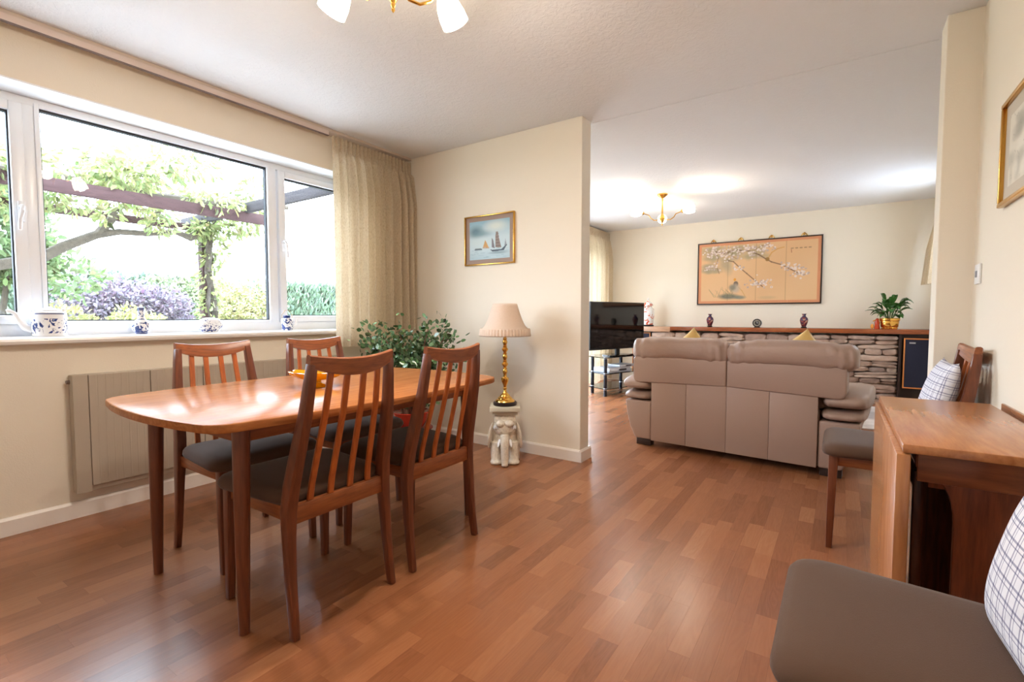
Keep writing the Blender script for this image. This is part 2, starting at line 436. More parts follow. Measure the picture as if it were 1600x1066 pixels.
# ---- dining window
def frame_rect(b, x0, x1, y0, y1, z0, z1, wd):
    """a rectangular ring of four bars in the y-z plane"""
    wl_, wr_, wb_, wt_ = wd
    b.box(x0, x1, y0, y0+wl_, z0, z1).box(x0, x1, y1-wr_, y1, z0, z1)
    b.box(x0, x1, y0+wl_, y1-wr_, z0, z0+wb_).box(x0, x1, y0+wl_, y1-wr_, z1-wt_, z1)
win = bpy.data.objects.new('window_1', None); COL.objects.link(win); win.location = (0, 0, 0); struct(win, 'white three-light window over the dining table')
XF0, XF1 = -3.465, -3.405
b = MB(); frame_rect(b, XF0, XF1, OY0+.008, OY1-.008, .9295, OZ1-.008, (.055, .055, .0605, .04))
b.box(XF0, XF1, .678, .742-.02, .985, 2.09).box(XF0, XF1, 1.945, 2.0-.008, .985, 2.09)
b.build('outer_frame', M['upvc'], win, bevel=.004)
b = MB(); frame_rect(b, XF0+.01, XF1+.006, .722, 1.945, .985, 2.105, (.02, .02, .02, .018))
b.build('glazing_bead', M['upvc'], win, bevel=.003)
b = MB(); frame_rect(b, XF0+.02, XF1-.012, .742, 1.925, 1.005, 2.087, (.006, .006, .006, .012)); b.build('gasket', M['gasket'], win, smooth=0)
b = MB(); b.box(-3.437, -3.433, .742, 1.925, 1.005, 2.087); b.build('pane', M['pane'], win, smooth=0)
def sash(y0, y1, hy, flip):
    b = MB(); frame_rect(b, XF0+.01, XF1+.016, y0, y1, .990, 2.085, (.05, .05, .045, .045))
    s_ = b.build('sash', M['upvc'], win, bevel=.005)
    b = MB(); frame_rect(b, XF0+.03, XF1-.004, y0+.05, y1-.05, 1.035, 2.04, (.006, .006, .006, .01)); b.build('gasket', M['gasket'], s_, smooth=0)
    b = MB(); b.box(-3.437, -3.433, y0+.05, y1-.05, 1.035, 2.04); b.build('pane', M['pane'], s_, smooth=0)
    b = MB(); xh = XF1+.016
    b.box(xh, xh+.012, hy-.012, hy+.012, 1.50, 1.60)
    b.tube([(xh+.012, hy, 1.575), (xh+.04, hy, 1.572), (xh+.05, hy+flip*.004, 1.55), (xh+.045, hy+flip*.012, 1.50), (xh+.042, hy+flip*.014, 1.455)], [.010, .010, .011, .009, .008], n=8)
    b.build('handle', M['upvc'], s_, bevel=.003)
sash(OY0+.055, .678, .655, -1)
sash(2.0, OY1-.055, 2.022, 1)
b = MB()
prof = [(-3.43, .93), (-3.185, .93), (-3.168, .924), (-3.164, .912), (-3.168, .899), (-3.185, .894), (-3.43, .894)]
b.loft([[(x, y, z) for x, z in prof] for y in (OY0-.05, OY1+.03)])
b.build('window_sill', plain('sill_gloss_paint', rgb(240, 236, 232), .3), win, smooth=30)

# ---- garden door and high window of the sitting end
w2 = bpy.data.objects.new('window_2', None); COL.objects.link(w2); struct(w2, 'glazed garden door behind the television')
ym = (DY0+DY1)/2
for (a, c) in ((DY0, ym+.02), (ym-.02, DY1)):
    b = MB(); frame_rect(b, -3.46, -3.40, a, c, 0.0, DZ1, (.07, .07, .09, .07)); f_ = b.build('door_frame', M['upvc'], w2, bevel=.004)
    b = MB(); b.box(-3.433, -3.429, a+.07, c-.07, .09, DZ1-.07); b.build('pane', M['pane'], f_, smooth=0)
w3 = bpy.data.objects.new('window_3', None); COL.objects.link(w3); struct(w3, 'small high window in the right wall of the sitting end')
b = MB(); frame_rect(b, XR2+.05, XR2+.11, WY0, WY1, WZ0, WZ1, (.06, .06, .06, .06)); b.build('outer_frame', M['upvc'], w3, bevel=.004)
b = MB(); b.box(XR2+.078, XR2+.082, WY0+.06, WY1-.06, WZ0+.06, WZ1-.06); b.build('pane', M['pane'], w3, smooth=0)

# ------------------------------------------------------------------ furniture: dining table
def outline_table(hw, hl, bow, taper, r=.10, n=14):
    pts = []
    yc = hl - bow - r*.55
    def side(o): return hw - taper*(o/.6)**2
    ys = np.linspace(-yc+.04, yc-.04, n)
    right = [(side(y), y) for y in ys]
    xs = np.linspace(hw-taper-r*.95, -(hw-taper-r*.95), n)
    def end(x): return hl - bow*(x/(hw-.1))**2
    top = [(x, end(x)) for x in xs]
    def arc(p, q, c, k=7): return [((1-t)**2*p[0]+2*t*(1-t)*c[0]+t*t*q[0], (1-t)**2*p[1]+2*t*(1-t)*c[1]+t*t*q[1]) for t in np.linspace(0, 1, k+1)[1:-1]]
    cr = (hw-taper*1.12, hl-bow*1.05)
    half = right + arc(right[-1], top[0], cr) + top
    other = [(-x, -y) for x, y in half]
    a1 = arc(half[-1], other[0], (-cr[0], cr[1])); a2 = [(-x, -y) for x, y in a1]
    return half + a1 + other + a2
dt = thing('dining_table', 'long teak dining table with bowed top and tapered round legs', 'table', (-1.908, 1.35, 0))
ol = outline_table(.503, .745, .045, .048)
b = MB(); b.pad(ol, [(.688, .007), (.690, .002), (.694, 0), (.711, 0), (.7145, .0015), (.7165, .006)])
b.build('tabletop', M['top'], dt, smooth=35)
b = MB(); b.box(-.33, -.308, -.56, .56, .625, .694); b.build('apron', M['teak_y'], dt, bevel=.002)
b = MB(); b.box(.308, .33, -.56, .56, .625, .694); b.build('apron', M['teak_y'], dt, bevel=.002)
for s in (-1, 1):
    b = MB(); b.box(-.31, .31, s*.56-.011, s*.56+.011, .625, .694); b.build('apron', M['teak_x'], dt, bevel=.002)
for sx in (-1, 1):
    for sy in (-1, 1):
        b = MB(); b.tube([(sx*.332, sy*.572, 0), (sx*.331, sy*.57, .25), (sx*.329, sy*.566, .5), (sx*.327, sy*.562, .692)], [.0165, .0215, .0255, .027], n=16, ref=(0, 1, 0))
        b.build('leg', M['teak_z'], dt, smooth=40)

# ------------------------------------------------------------------ dining chairs
def post_path():
    return [(0, -.203, .200), (.10, -.190, .198), (.2, -.180, .197), (.325, -.172, .195), (.404, -.168, .192), (.487, -.178, .186), (.615, -.208, .176), (.72, -.232, .167), (.82, -.246, .159), (.882, -.253, .154)]
def back_at(z):
    P = post_path()
    for a, c in zip(P, P[1:]):
        if a[0] <= z <= c[0]:
            t = (z-a[0])/(c[0]-a[0]); return a[1]+t*(c[1]-a[1]), a[2]+t*(c[2]-a[2])
    return P[-1][1], P[-1][2]
def make_chair():
    t = thing('dining_chair', 'x', 'chair', group='teak slat-back dining chairs')
    wid = [.0115, .0125, .0135, .016, .0185, .019, .018, .016, .0145, .013]
    dep = [.0135, .0155, .017, .019, .021, .0215, .020, .018, .016, .014]
    for s in (-1, 1):
        b = MB(); b.tube([(x, s*y, z) for z, x, y in post_path()], 0, n=4, ref=(0, 1, 0), ell=[(d, w_) for d, w_ in zip(dep, wid)])
        b.build('back_post', M['teak_z'], t, bevel=.004)
        b = MB(); b.tube([(.212, s*.197, 0), (.208, s*.194, .22), (.204, s*.191, .42)], 0, n=4, ref=(0, 1, 0), ell=[(.012, .012), (.0155, .0155), (.018, .018)])
        b.build('front_leg', M['teak_z'], t, bevel=.003)
        b = MB(); b.box(-.165, .20, s*.187-.010, s*.187+.010, .372, .418); b.build('side_rail', M['teak_x'], t, bevel=.002)
    b = MB(); b.box(.192, .214, -.185, .185, .372, .418); b.build('front_rail', M['teak_y'], t, bevel=.002)
    b = MB(); b.box(-.182, -.160, -.180, .180, .362, .424); b.build('back_rail', M['slat'] if False else M['teak_y'], t, bevel=.003)
    # crest rail, bowed back in plan, dipping along the top and full along the bottom edge
    rings = []; n = 17
    for i in range(n):
        u = -1 + 2*i/(n-1)
        y = u*.166; k = 1-u*u
        zt = .911 - .016*k; zb = .874 - .038*k**.9 if k > 0 else .874
        x = -.254 - .022*k; th = .0125
        tilt = .10
        xt, xb = x, x + (zt-zb)*tilt
        rings.append([(xb+th, y, zb), (xb-th, y, zb), (xt-th*.85, y, zt-.004), (xt-th*.4, y, zt), (xt+th*.4, y, zt), (xt+th*.85, y, zt-.004)])
    b = MB(); b.loft(rings); b.build('crest_rail', M['teak_y'], t, smooth=50)
    for k, (y0, y1) in enumerate(((-.118, -.094), (-.040, -.033), (.040, .033), (.118, .094))):
        pts = []
        for z in (.415, .48, .56, .64, .72, .79, .864):
            f = (z-.415)/(.864-.415); x, _ = back_at(z)
            pts.append((x - .020*f*(1-abs(y1)*3.0), y0+(y1-y0)*f, z))
        b = MB(); b.tube(pts, 0, n=4, ref=(0, 1, 0), ell=(.0055, .0105)); b.build('slat', M['slat'], t, bevel=.002)
    o2 = round_poly([(.248, -.238), (.248, .238), (-.155, .198), (-.155, -.198)], [.075, .075, .05, .05], 6)
    b = MB(); b.pad(o2, [(.416, .012), (.420, .003), (.432, -.002), (.446, 0), (.458, .008), (.466, .022), (.4705, .048), (.473, .10), (.4735, .15)])
    b.build('seat_cushion', M['seat'], t, smooth=60)
    return t
chair = make_chair()
def put_chair(o, x, y, rz, label):
    o.location = (x, y, 0); o.rotation_euler = (0, 0, rz); o['label'] = label
put_chair(chair, -1.609, 1.05, pi, 'teak slat-back dining chair nearest the camera, pulled up to the long side of the table')
put_chair(copy_tree(chair), -1.603, 1.556, pi, 'teak slat-back dining chair at the table beside the elephant stand')
put_chair(copy_tree(chair), -2.225, 1.12, 0, 'teak slat-back dining chair behind the table in front of the middle of the radiator')
put_chair(copy_tree(chair), -2.235, 1.665, 0, 'teak slat-back dining chair behind the table nearest the beige curtain')
put_chair(copy_tree(chair), .198, 2.745, pi, 'teak chair against the right wall beyond the folded drop-leaf table')
put_chair(copy_tree(chair), .165, 1.10, pi, 'teak chair with brown velvet seat cut off by the bottom right corner')

# ------------------------------------------------------------------ folded drop-leaf table
gt = thing('drop_leaf_table', 'folded teak drop-leaf table against the right wall between two chairs', 'table', (.295, 1.93, 0))
b = MB(); b.box(-.160, .157, -.43, .43, .6975, .720); b.build('tabletop', M['gate'], gt, bevel=.004)
def leaf(s):
    ol_ = [(-.43, .695), (-.43, .16), (-.40, .06), (-.33, .05), (.33, .05), (.40, .06), (.43, .16), (.43, .695)]
    b = MB(); Mx = Matrix(((0, 0, 1, 0), (1, 0, 0, 0), (0, 1, 0, 0), (0, 0, 0, 1)))
    b.prism(ol_, s*.157 - .0145, s*.157 + .0145, Mx)
    return b.build('drop_leaf', M['gate_z'], gt, bevel=.004)
leaf(-1)
b = MB(); b.box(.140, .158, -.43, .43, .06, .695); b.build('drop_leaf', M['gate_z'], gt, bevel=.004)
Mx = Matrix(((1, 0, 0, 0), (0, 0, -1, 0), (0, 1, 0, 0), (0, 0, 0, 1)))
endp = [(-.128, .697), (-.128, .655), (-.118, .650)]
for k in range(9):
    a = k/8*pi/2
    endp.append((-.118 + .066*sin(a), .520 + .130*cos(a)))
endp += [(-.052, .03), (-.06, .0), (.13, .0), (.125, .03), (.128, .697)]
for yy in (.365, -.365):
    b = MB(); b.prism(endp, -yy-.011, -yy+.011, Mx); b.build('end_panel', M['gate_dark'], gt, bevel=.002)
b = MB(); b.box(-.125, .128, -.38, -.366, .62, .697); b.build('end_rail', wood('mid_teak_rail', rgb(92, 46, 26), rgb(150, 86, 50), 'X'), gt, bevel=.002)
b = MB(); b.box(-.10, .10, -.35, .35, .60, .66); b.build('long_rail', M['gate_dark'], gt, bevel=.002)
g = MB(); g.box(-.112, -.088, -.20, -.17, .02, .60); gl_ = g.build('gate_leg', M['gate_dark'], gt, bevel=.003)
b = MB(); b.box(-.108, -.092, -.17, .30, .09, .13); b.build('stretcher', M['teak_y'], gl_, bevel=.002)
b = MB(); b.box(-.108, -.092, -.17, .30, .54, .58); b.build('stretcher', M['teak_y'], gl_, bevel=.002)

# ------------------------------------------------------------------ sofa
sf = thing('sofa', 'taupe leather two-seat sofa seen from behind in the sitting end', 'sofa', (-.655, 3.69, 0), R(-4.6))
LE = M['leather']
b = MB(); b.box(-.56, .56, .02, .80, .06, .42); b.build('base', LE, sf, bevel=.03, seg=3)
xs = [-.556, -.285, 0, .275, .556]
for i in range(4):
    g_ = .0004
    b = MB(); b.box(xs[i]+g_, xs[i+1]-g_, 0, .05, .055, .545); b.build('back_panel', LE, sf, bevel=.004, seg=2)
for (a, c) in ((-.705, -.002), (.002, .705)):
    o_ = round_poly([(a, .508 if abs(a) > .6 else .53), (c, .508 if abs(c) > .6 else .53), (c, .715), (a, .715)], [.05 if abs(a) > .6 else .006, .05 if abs(c) > .6 else .006, .03 if abs(c) > .6 else .006, .03 if abs(a) > .6 else .006], 5)
    b = MB(); Mx = Matrix(((1, 0, 0, 0), (0, 0, -1, 0), (0, 1, 0, 0), (0, 0, 0, 1)))
    b.pad(o_, [(-.16, .01), (-.15, 0), (.000, 0), (.007, .003), (.010, .009)], Mx); b.build('upper_back_band', LE, sf, smooth=50)
def puff(x0, x1, y0, y1, z0, z1, name, parent, mat, e=.45, nu=40, nv=20, wr=0.0, seed=0, sag=0.0, seam=None):
    """soft superellipsoid cushion with a few shallow wrinkles"""
    r_ = random.Random(seed); cx, cy, cz = (x0+x1)/2, (y0+y1)/2, (z0+z1)/2; hx, hy, hz = (x1-x0)/2, (y1-y0)/2, (z1-z0)/2
    sg = lambda v, p: math.copysign(abs(v)**p, v)
    ph = [r_.uniform(0, 6.28) for _ in range(6)]
    rings = []
    for i in range(nu+1):
        t = -pi/2 + pi*i/nu; ring = []
        for j in range(nv):
            a = 2*pi*j/nv
            ux = sg(sin(t), e*.75); c_ = abs(cos(t))**(e*.8)
            uy = c_*sg(cos(a), e*1.3); uz = c_*sg(sin(a), e*1.5)
            k = wr*(sin(ux*23+uz*3+ph[0])*abs(ux)**2 + .7*sin(ux*41+uy*5+ph[1])*abs(ux)**3 + .35*sin(ux*9-uz*6+ph[2]))
            if seam is not None: k -= .075*math.exp(-((ux-seam)/.012)**2)
            ring.append((cx+ux*hx, cy+uy*hy*(1+k), cz+uz*hz*(1+k*1.2) - sag*ux*ux))
        rings.append(ring)
    b = MB(); b.loft(rings[1:-1]); return b.build(name, mat, parent, smooth=180)
puff(-.725, .014, -.035, .24, .692, .872, 'head_cushion', sf, M['softleather'], wr=.06, seed=3, sag=.014, seam=0.0, nu=90)
puff(-.014, .760, -.035, .24, .692, .872, 'head_cushion', sf, M['softleather'], wr=.06, seed=5, sag=.024, seam=-.08, nu=90)
for k, (a, c) in enumerate(((-.66, -.003), (.003, .66))):
    puff(a, c, .12, .34, .40, .72, 'back_cushion', sf, LE, seed=8+k)
    puff(a*.84, c*.84, .26, .86, .36, .50, 'seat_cushion', sf, LE, seed=18+k)
for s in (-1, 1):
    prof = [(.560, .055), (.690, .055), (.735, .14), (.765, .25), (.780, .36), (.560, .36)]
    b = MB(); b.loft([[(s*x, y, z) for x, z in prof] for y in (.012, .12, .5, .84)]); b.build('arm', LE, sf, bevel=.014, seg=3)
    a_, c_ = sorted((s*.556, s*.808)); puff(a_, c_, -.012, .88, .352, .440, 'arm_pad', sf, LE, e=.55, wr=.02, seed=31)
    a_, c_ = sorted((s*.556, s*.832)); puff(a_, c_, -.016, .90, .425, .552, 'arm_pad', sf, LE, e=.6, wr=.02, seed=37)
    for yy in (.04, .74):
        b = MB(); b.box(s*.63-.06, s*.63+.06, yy, yy+.07, 0, .058); b.build('foot', M['darkfoot'], sf, bevel=.004)

def pillow(name, label, cat, hw, hh, th, mat, mtx, group=None, n=22, p=2.6):
    vs = []; fs = []
    for side in (1, -1):
        o_ = len(vs)
        for i in range(n+1):
            for j in range(n+1):
                u = -1+2*i/n; v = -1+2*j/n
                pinch = 1-.07*(1-abs(u)**2)*(abs(v)**3) ; pinch2 = 1-.07*(1-abs(v)**2)*(abs(u)**3)
                t = th*((1-abs(u)**p)*(1-abs(v)**p))**.55
                vs.append((u*hw*pinch2, v*hh*pinch, side*t))
        for i in range(n):
            for j in range(n):
                q = [o_+i*(n+1)+j, o_+(i+1)*(n+1)+j, o_+(i+1)*(n+1)+j+1, o_+i*(n+1)+j+1]
                fs.append(tuple(q if side > 0 else q[::-1]))
    b = MB(); b.add(vs, fs); o = b.build(name, mat, smooth=180)
    bm = bmesh.new(); bm.from_mesh(o.data); bmesh.ops.remove_doubles(bm, verts=bm.verts, dist=1e-5); bm.to_mesh(o.data); bm.free()
    o.matrix_world = mtx
    return tag(o, label, cat, group)
def check_mat():
    m, nt, b_ = newmat('white_and_blue_check'); tc = N(nt, 'ShaderNodeTexCoord'); sp = N(nt, 'ShaderNodeSeparateXYZ'); L(nt, tc.outputs['Object'], sp.inputs[0])
    outs = []
    for ax, pr_ in ((0, .030), (1, .030)):
        m1 = N(nt, 'ShaderNodeMath', operation='PINGPONG', i_1=pr_/2); L(nt, sp.outputs[ax], m1.inputs[0])
        m2 = N(nt, 'ShaderNodeMath', operation='LESS_THAN', i_1=.0020); L(nt, m1.outputs[0], m2.inputs[0])
        m3 = N(nt, 'ShaderNodeMath', operation='PINGPONG', i_1=pr_/2); ad = N(nt, 'ShaderNodeMath', operation='ADD', i_1=.009); L(nt, sp.outputs[ax], ad.inputs[0]); L(nt, ad.outputs[0], m3.inputs[0])
        m4 = N(nt, 'ShaderNodeMath', operation='LESS_THAN', i_1=.0011); L(nt, m3.outputs[0], m4.inputs[0])
        mx = N(nt, 'ShaderNodeMath', operation='MAXIMUM'); L(nt, m2.outputs[0], mx.inputs[0]); L(nt, m4.outputs[0], mx.inputs[1]); outs.append(mx)
    s_ = N(nt, 'ShaderNodeMath', operation='ADD'); L(nt, outs[0].outputs[0], s_.inputs[0]); L(nt, outs[1].outputs[0], s_.inputs[1])
    h_ = N(nt, 'ShaderNodeMath', operation='MULTIPLY', i_1=.5); L(nt, s_.outputs[0], h_.inputs[0])
    rp = ramp(nt, [(0, rgb(230, 230, 238)), (.5, rgb(160, 160, 182)), (1, rgb(108, 108, 136))]); L(nt, h_.outputs[0], rp.inputs['Fac'])
    L(nt, rp.outputs[0], b_.inputs['Base Color']); b_.inputs['Roughness'].default_value = .9; b_.inputs['Specular IOR Level'].default_value = .1
    nz = N(nt, 'ShaderNodeTexNoise', i_Scale=22., i_Detail=2.); L(nt, tc.outputs['Object'], nz.inputs['Vector'])
    bp = N(nt, 'ShaderNodeBump', i_Strength=.4, i_Distance=.02); L(nt, nz.outputs['Fac'], bp.inputs['Height']); L(nt, bp.outputs[0], b_.inputs['Normal'])
    return m
M['check'] = check_mat()
def lean(cx, cy, cz, tilt, yaw=0, roll=0):
    # pillow face towards -x, leaning back by tilt
    return Matrix.Translation((cx, cy, cz)) @ Matrix.Rotation(yaw, 4, 'Z') @ Matrix.Rotation(tilt, 4, 'Y') @ Matrix.Rotation(pi/2, 4, 'Y') @ Matrix.Rotation(pi/2 + roll, 4, 'Z')
pillow('cushion', 'white and blue checked cushion leaning on the chair beyond the drop-leaf table', 'cushion', .18, .19, .05, M['check'], lean(.350, 2.745, .660, R(14)), 'checked cushions on the chairs')
pillow('cushion', 'white and blue checked cushion at the right edge on the nearest velvet chair', 'cushion', .185, .165, .06, M['check'], lean(.305, 1.085, .612, R(14), R(4)), 'checked cushions on the chairs')
M['mustard'] = plain('mustard_satin', rgb(214, 176, 104), .5, bump=.3, bscale=30.)
pillow('scatter_cushion', 'mustard scatter cushion corner above the left half of the sofa', 'cushion', .17, .17, .06, M['mustard'], Matrix.Translation((-1.03, 4.17, .705)) @ Matrix.Rotation(R(-6), 4, 'Z') @ Matrix.Rotation(R(76), 4, 'X') @ Matrix.Rotation(R(42), 4, 'Z'))
pillow('scatter_cushion', 'mustard scatter cushion corner above the right half of the sofa', 'cushion', .18, .18, .065, M['mustard'], Matrix.Translation((-.23, 4.11, .695)) @ Matrix.Rotation(R(-4), 4, 'Z') @ Matrix.Rotation(R(76), 4, 'X') @ Matrix.Rotation(R(38), 4, 'Z'))

# ------------------------------------------------------------------ radiator
rd = thing('radiator', 'grey-beige flat panel radiator on the wall below the window', 'radiator', (-3.16, 1.53, .135))
RY0, RY1 = -.77, .79
b = MB(); b.box(-.05, .0, RY0, RY1, 0, .60); b.build('body', M['radiator'], rd, bevel=.004)
ys = [RY0, RY0+.062]
while ys[-1] + .27 < RY1-.06: ys.append(ys[-1]+.268)
ys.append(RY1-.062) if RY1-.062-ys[-1] > .02 else None
ys.append(RY1)
for i in range(len(ys)-1):
    a, c = ys[i]+.0015, ys[i+1]-.0015
    cap = i in (0, len(ys)-2)
    pts = [(0, a)]
    if cap: pts += [(.012, a), (.012, c)]
    else:
        nfl = 8
        for k in range(nfl):
            q0 = a+(c-a)*k/nfl; q1 = a+(c-a)*(k+1)/nfl
            pts += [(.0110, q0+.001), (.012, q0+.004), (.012, q1-.004), (.0110, q1-.001)]
    pts += [(0, c)]
    z0_, z1_ = (0.0, .60) if cap else (.03, .597)
    b = MB(); b.prism(pts[::-1], z0_, z1_); b.build('front_panel', M['radiator'], rd, smooth=0)
b = MB(); b.tube([(-.03, RY0+.005, .565), (-.03, RY0-.014, .565)], [.012, .009], n=10); b.build('valve', plain('brown_cap', rgb(110, 90, 76), .4), rd)
b = MB(); b.tube([(-.02, RY1-.02, -.01), (-.02, RY1-.02, -.135)], .009, n=8); b.build('pipe', M['white'], rd)

# ------------------------------------------------------------------ curtains and rail
cr = thing('curtain_rail', 'long beige curtain rail running above the dining window', 'curtain rail', (XW, 1.0, 2.345))
b = MB(); b.box(.0, .088, YB-1+.02, YP-1-.01, .035, .055); b.build('fixing_board', plain('beige_rail_paint', rgb(206, 188, 172), .5), cr, bevel=.002)
b = MB(); b.box(.076, .092, YB-1+.02, 2.24-1, .004, .036); b.build('track', plain('pale_track_plastic', rgb(214, 196, 184), .4), cr, bevel=.003)
b = MB(); b.box(.073, .0935, YB-1+.02, 2.24-1, .0, .004); b.build('track_lip', plain('grey_track_lip', rgb(120, 104, 100), .5), cr)
def curtain(name, label, p0, p1, out, ztop, zbot, npl, amp, mat, seed=1, flare=0.0, head=.09, cat='curtain'):
    """pleated sheet from p0 to p1 (plan), folds pushed along 'out'"""
    r_ = random.Random(seed); p0 = Vector(p0); p1 = Vector(p1); d = p1-p0; Ld = d.length; n = npl*14
    o2 = Vector(out); ph = [r_.uniform(-.8, .8) for _ in range(npl+2)]; am = [r_.uniform(.6, 1.2) for _ in range(npl+2)]
    zs = [ztop, ztop-.006, ztop-head*.5, ztop-head, ztop-head*1.35, ztop-head*2] + list(np.linspace(ztop-head*3, zbot+.02, 14)) + [zbot]
    vs = []; fs = []
    for zi, z in enumerate(zs):
        f = (ztop-z)/(ztop-zbot)
        for i in range(n+1):
            u = i/n; q = u*npl; k = int(q)
            if z >= ztop-head*1.01:
                w_ = (.5+.5*sin(2*pi*q*2.0+ph[0]))**2.*amp*.55 + .22*amp*sin(2*pi*q*4.0)
            else:
                g_ = min(1, (ztop-head-z)/(head*3))
                w_ = ((.5+.5*sin(2*pi*q*(1.0)+ph[0]+.9*sin(q*1.3+ph[1])))**.8*am[k])*amp*(.6+.8*g_) + .12*amp*sin(2*pi*q*2.3+f*2)
            p = p0 + d*u + o2*(w_ + flare*f*(1-u))
            vs.append((p.x, p.y, z))
    m_ = n+1
    for a in range(len(zs)-1):
        for i in range(n):
            fs.append((a*m_+i, a*m_+i+1, (a+1)*m_+i+1, (a+1)*m_+i))
    b = MB(); b.add(vs, fs); o = b.build(name, mat, smooth=180, fix=False)
    return tag(o, label, cat)
curtain('curtain', 'oatmeal linen curtain hanging at the right of the dining window', (-3.125, 2.262), (-3.125, 3.055), (1, 0), 2.350, .80, 11, .055, M['curtain'], seed=4)
curtain('curtain', 'full-length oatmeal curtain in the far corner behind the television', (-3.12, 6.55), (-3.12, 7.40), (1, 0), 2.35, .03, 9, .06, M['curtain'], seed=9)
curtain('curtain', 'short beige curtain high on the wall beside the white pillar', (.875, 7.22), (.90, 6.55), (-1, 0), 2.15, 1.385, 6, .04, M['curtain'], seed=12, flare=.075)
b = MB(); b.box(XW, XW+.075, 4.0, 7.44, 2.352, 2.378); tag(b.build('curtain_rail', plain('cream_rail', rgb(216, 200, 176), .5), bevel=.002), 'cream curtain rail above the garden door in the sitting end', 'curtain rail')
b = MB(); b.box(.90, XR2, 5.4, 7.25, 2.15, 2.18); tag(b.build('curtain_rail', plain('cream_rail_small', rgb(216, 200, 176), .5), bevel=.002), 'cream curtain rail over the small high window', 'curtain rail')

# ------------------------------------------------------------------ ceiling lights (their bulbs light the rooms)
def shade_mat(name, strength):
    m, nt, b_ = newmat(name)
    b_.inputs['Base Color'].default_value = (.95, .9, .82, 1); b_.inputs['Roughness'].default_value = .3
    b_.inputs['Emission Color'].default_value = (1, .86, .62, 1); b_.inputs['Emission Strength'].default_value = strength
    return m
def ceiling_light(label, x, y, angs, watts, es, drop=.215, r=.20, tip=152):
    t = thing('ceiling_light', label, 'ceiling light', (x, y, ZC))
    b = MB(); b.lathe([(.001, 0), (.055, 0), (.055, -.012), (.042, -.022), (.020, -.040), (.010, -.046), (.010, -drop+.06)], 20, cap=False)
    b.build('ceiling_rose', M['brass'], t)
    b = MB(); b.lathe([(.001, -drop+.075), (.018, -drop+.07), (.028, -drop+.05), (.030, -drop+.03), (.022, -drop+.005), (.012, -drop-.015), (.007, -drop-.022), (.009, -drop-.030), (.005, -drop-.038), (.007, -drop-.045), (.001, -drop-.055)], 18, cap=False)
    b.build('hub', M['brass'], t)
    sm_ = shade_mat('lit_opal_glass', es)
    for a in angs:
        c_, s_ = cos(R(a)), sin(R(a)); zc = -drop+.03
        P = lambda q, z: (c_*q, s_*q, z)
        b = MB(); b.tube([P(.02, zc), P(.06, zc-.022), P(.10, zc-.026), P(.14, zc-.005), P(.165, zc+.028), P(r*.93, zc+.045)], .0055, n=8)
        ar = b.build('arm', M['brass'], t)
        # tulip shade opening downwards and outwards
        tilt = Matrix.Translation((c_*r*.93, s_*r*.93, zc+.045)) @ Matrix.Rotation(R(a), 4, 'Z') @ Matrix.Rotation(R(tip), 4, 'Y')
        b = MB(); b.lathe([(.001, -.012), (.017, -.010), (.020, .012), (.015, .016)], 16, M=tilt, cap=False); b.build('lamp_holder', M['brass'], ar)
        b = MB(); b.lathe([(.016, .010), (.030, .022), (.044, .05), (.051, .085), (.052, .12), (.050, .12), (.049, .085), (.042, .052), (.028, .026), (.012, .014)], 24, M=tilt, cap=False)
        b.build('glass_shade', sm_, t)
        bulb = tilt @ Vector((0, 0, .105))
        d = bpy.data.lights.new('bulb', 'POINT'); d.energy = watts; d.color = WARM; d.shadow_soft_size = .03
        o = bpy.data.objects.new('bulb', d); o.location = bulb; o.parent = t; COL.objects.link(o)
    return t
ceiling_light('brass three-arm ceiling light with glowing tulip shades over the dining table', -1.375, 1.265, (205, 62, 320), LAMP_NEAR, 7.0)
ceiling_light('brass three-arm ceiling light with glowing shades in the sitting end', -1.69, 5.52, (227, 347, 107), LAMP_FAR, 7.0, r=.26, tip=82, drop=.30)

# ------------------------------------------------------------------ elephant stand and table lamp
es = thing('elephant_stand', 'cream ceramic elephant stool standing by the partition wall', 'stool', (-1.945, 2.79, 0), R(-56))
# local +x faces the room (towards the viewer)
b = MB()
b.ball((-.01, 0, .20), (.085, .098, .115)); b.ball((.03, 0, .255), (.075, .082, .07)); b.ball((-.03, 0, .10), (.08, .09, .09))
for s in (-1, 1):
    b.tube([(.055, s*.060, 0), (.052, s*.060, .06), (.035, s*.055, .15)], [.042, .034, .045], n=12, ref=(0, 1, 0))
    b.tube([(-.06, s*.065, 0), (-.06, s*.065, .12)], [.038, .045], n=12, ref=(0, 1, 0))
    b.ball((.062, s*.060, .016), (.046, .044, .02))
o = b.build('body', M['elephant'], es, smooth=180)
rm = o.modifiers.new('merge', 'REMESH'); rm.mode = 'VOXEL'; rm.voxel_size = .006; rm.use_smooth_shade = True
for s in (-1, 1):
    b = MB(); Mx = Matrix.Translation((.035, s*.098, .195)) @ Matrix.Rotation(s*R(18), 4, 'Z') @ Matrix.Rotation(s*R(8), 4, 'X')
    b.ball((0, 0, 0), (.050, .014, .092), M=Mx); bm_ = b; b.build('ear', M['elephant'], es, smooth=180)
    b = MB(); b.tube([(.085, s*.034, .175), (.108, s*.042, .15), (.122, s*.046, .135)], [.011, .009, .004], n=8); b.build('tusk', M['china'], es)
    b = MB(); b.ball((.088, s*.030, .288), (.026, .034, .026)); b.build('brow', M['elephant'], es, smooth=180)
rings_ = [(.090, .030, .21), (.108, .030, .17), (.118, .027, .12), (.122, .025, .07), (.126, .024, .03), (.134, .022, .006)]
pts = []; rr = []
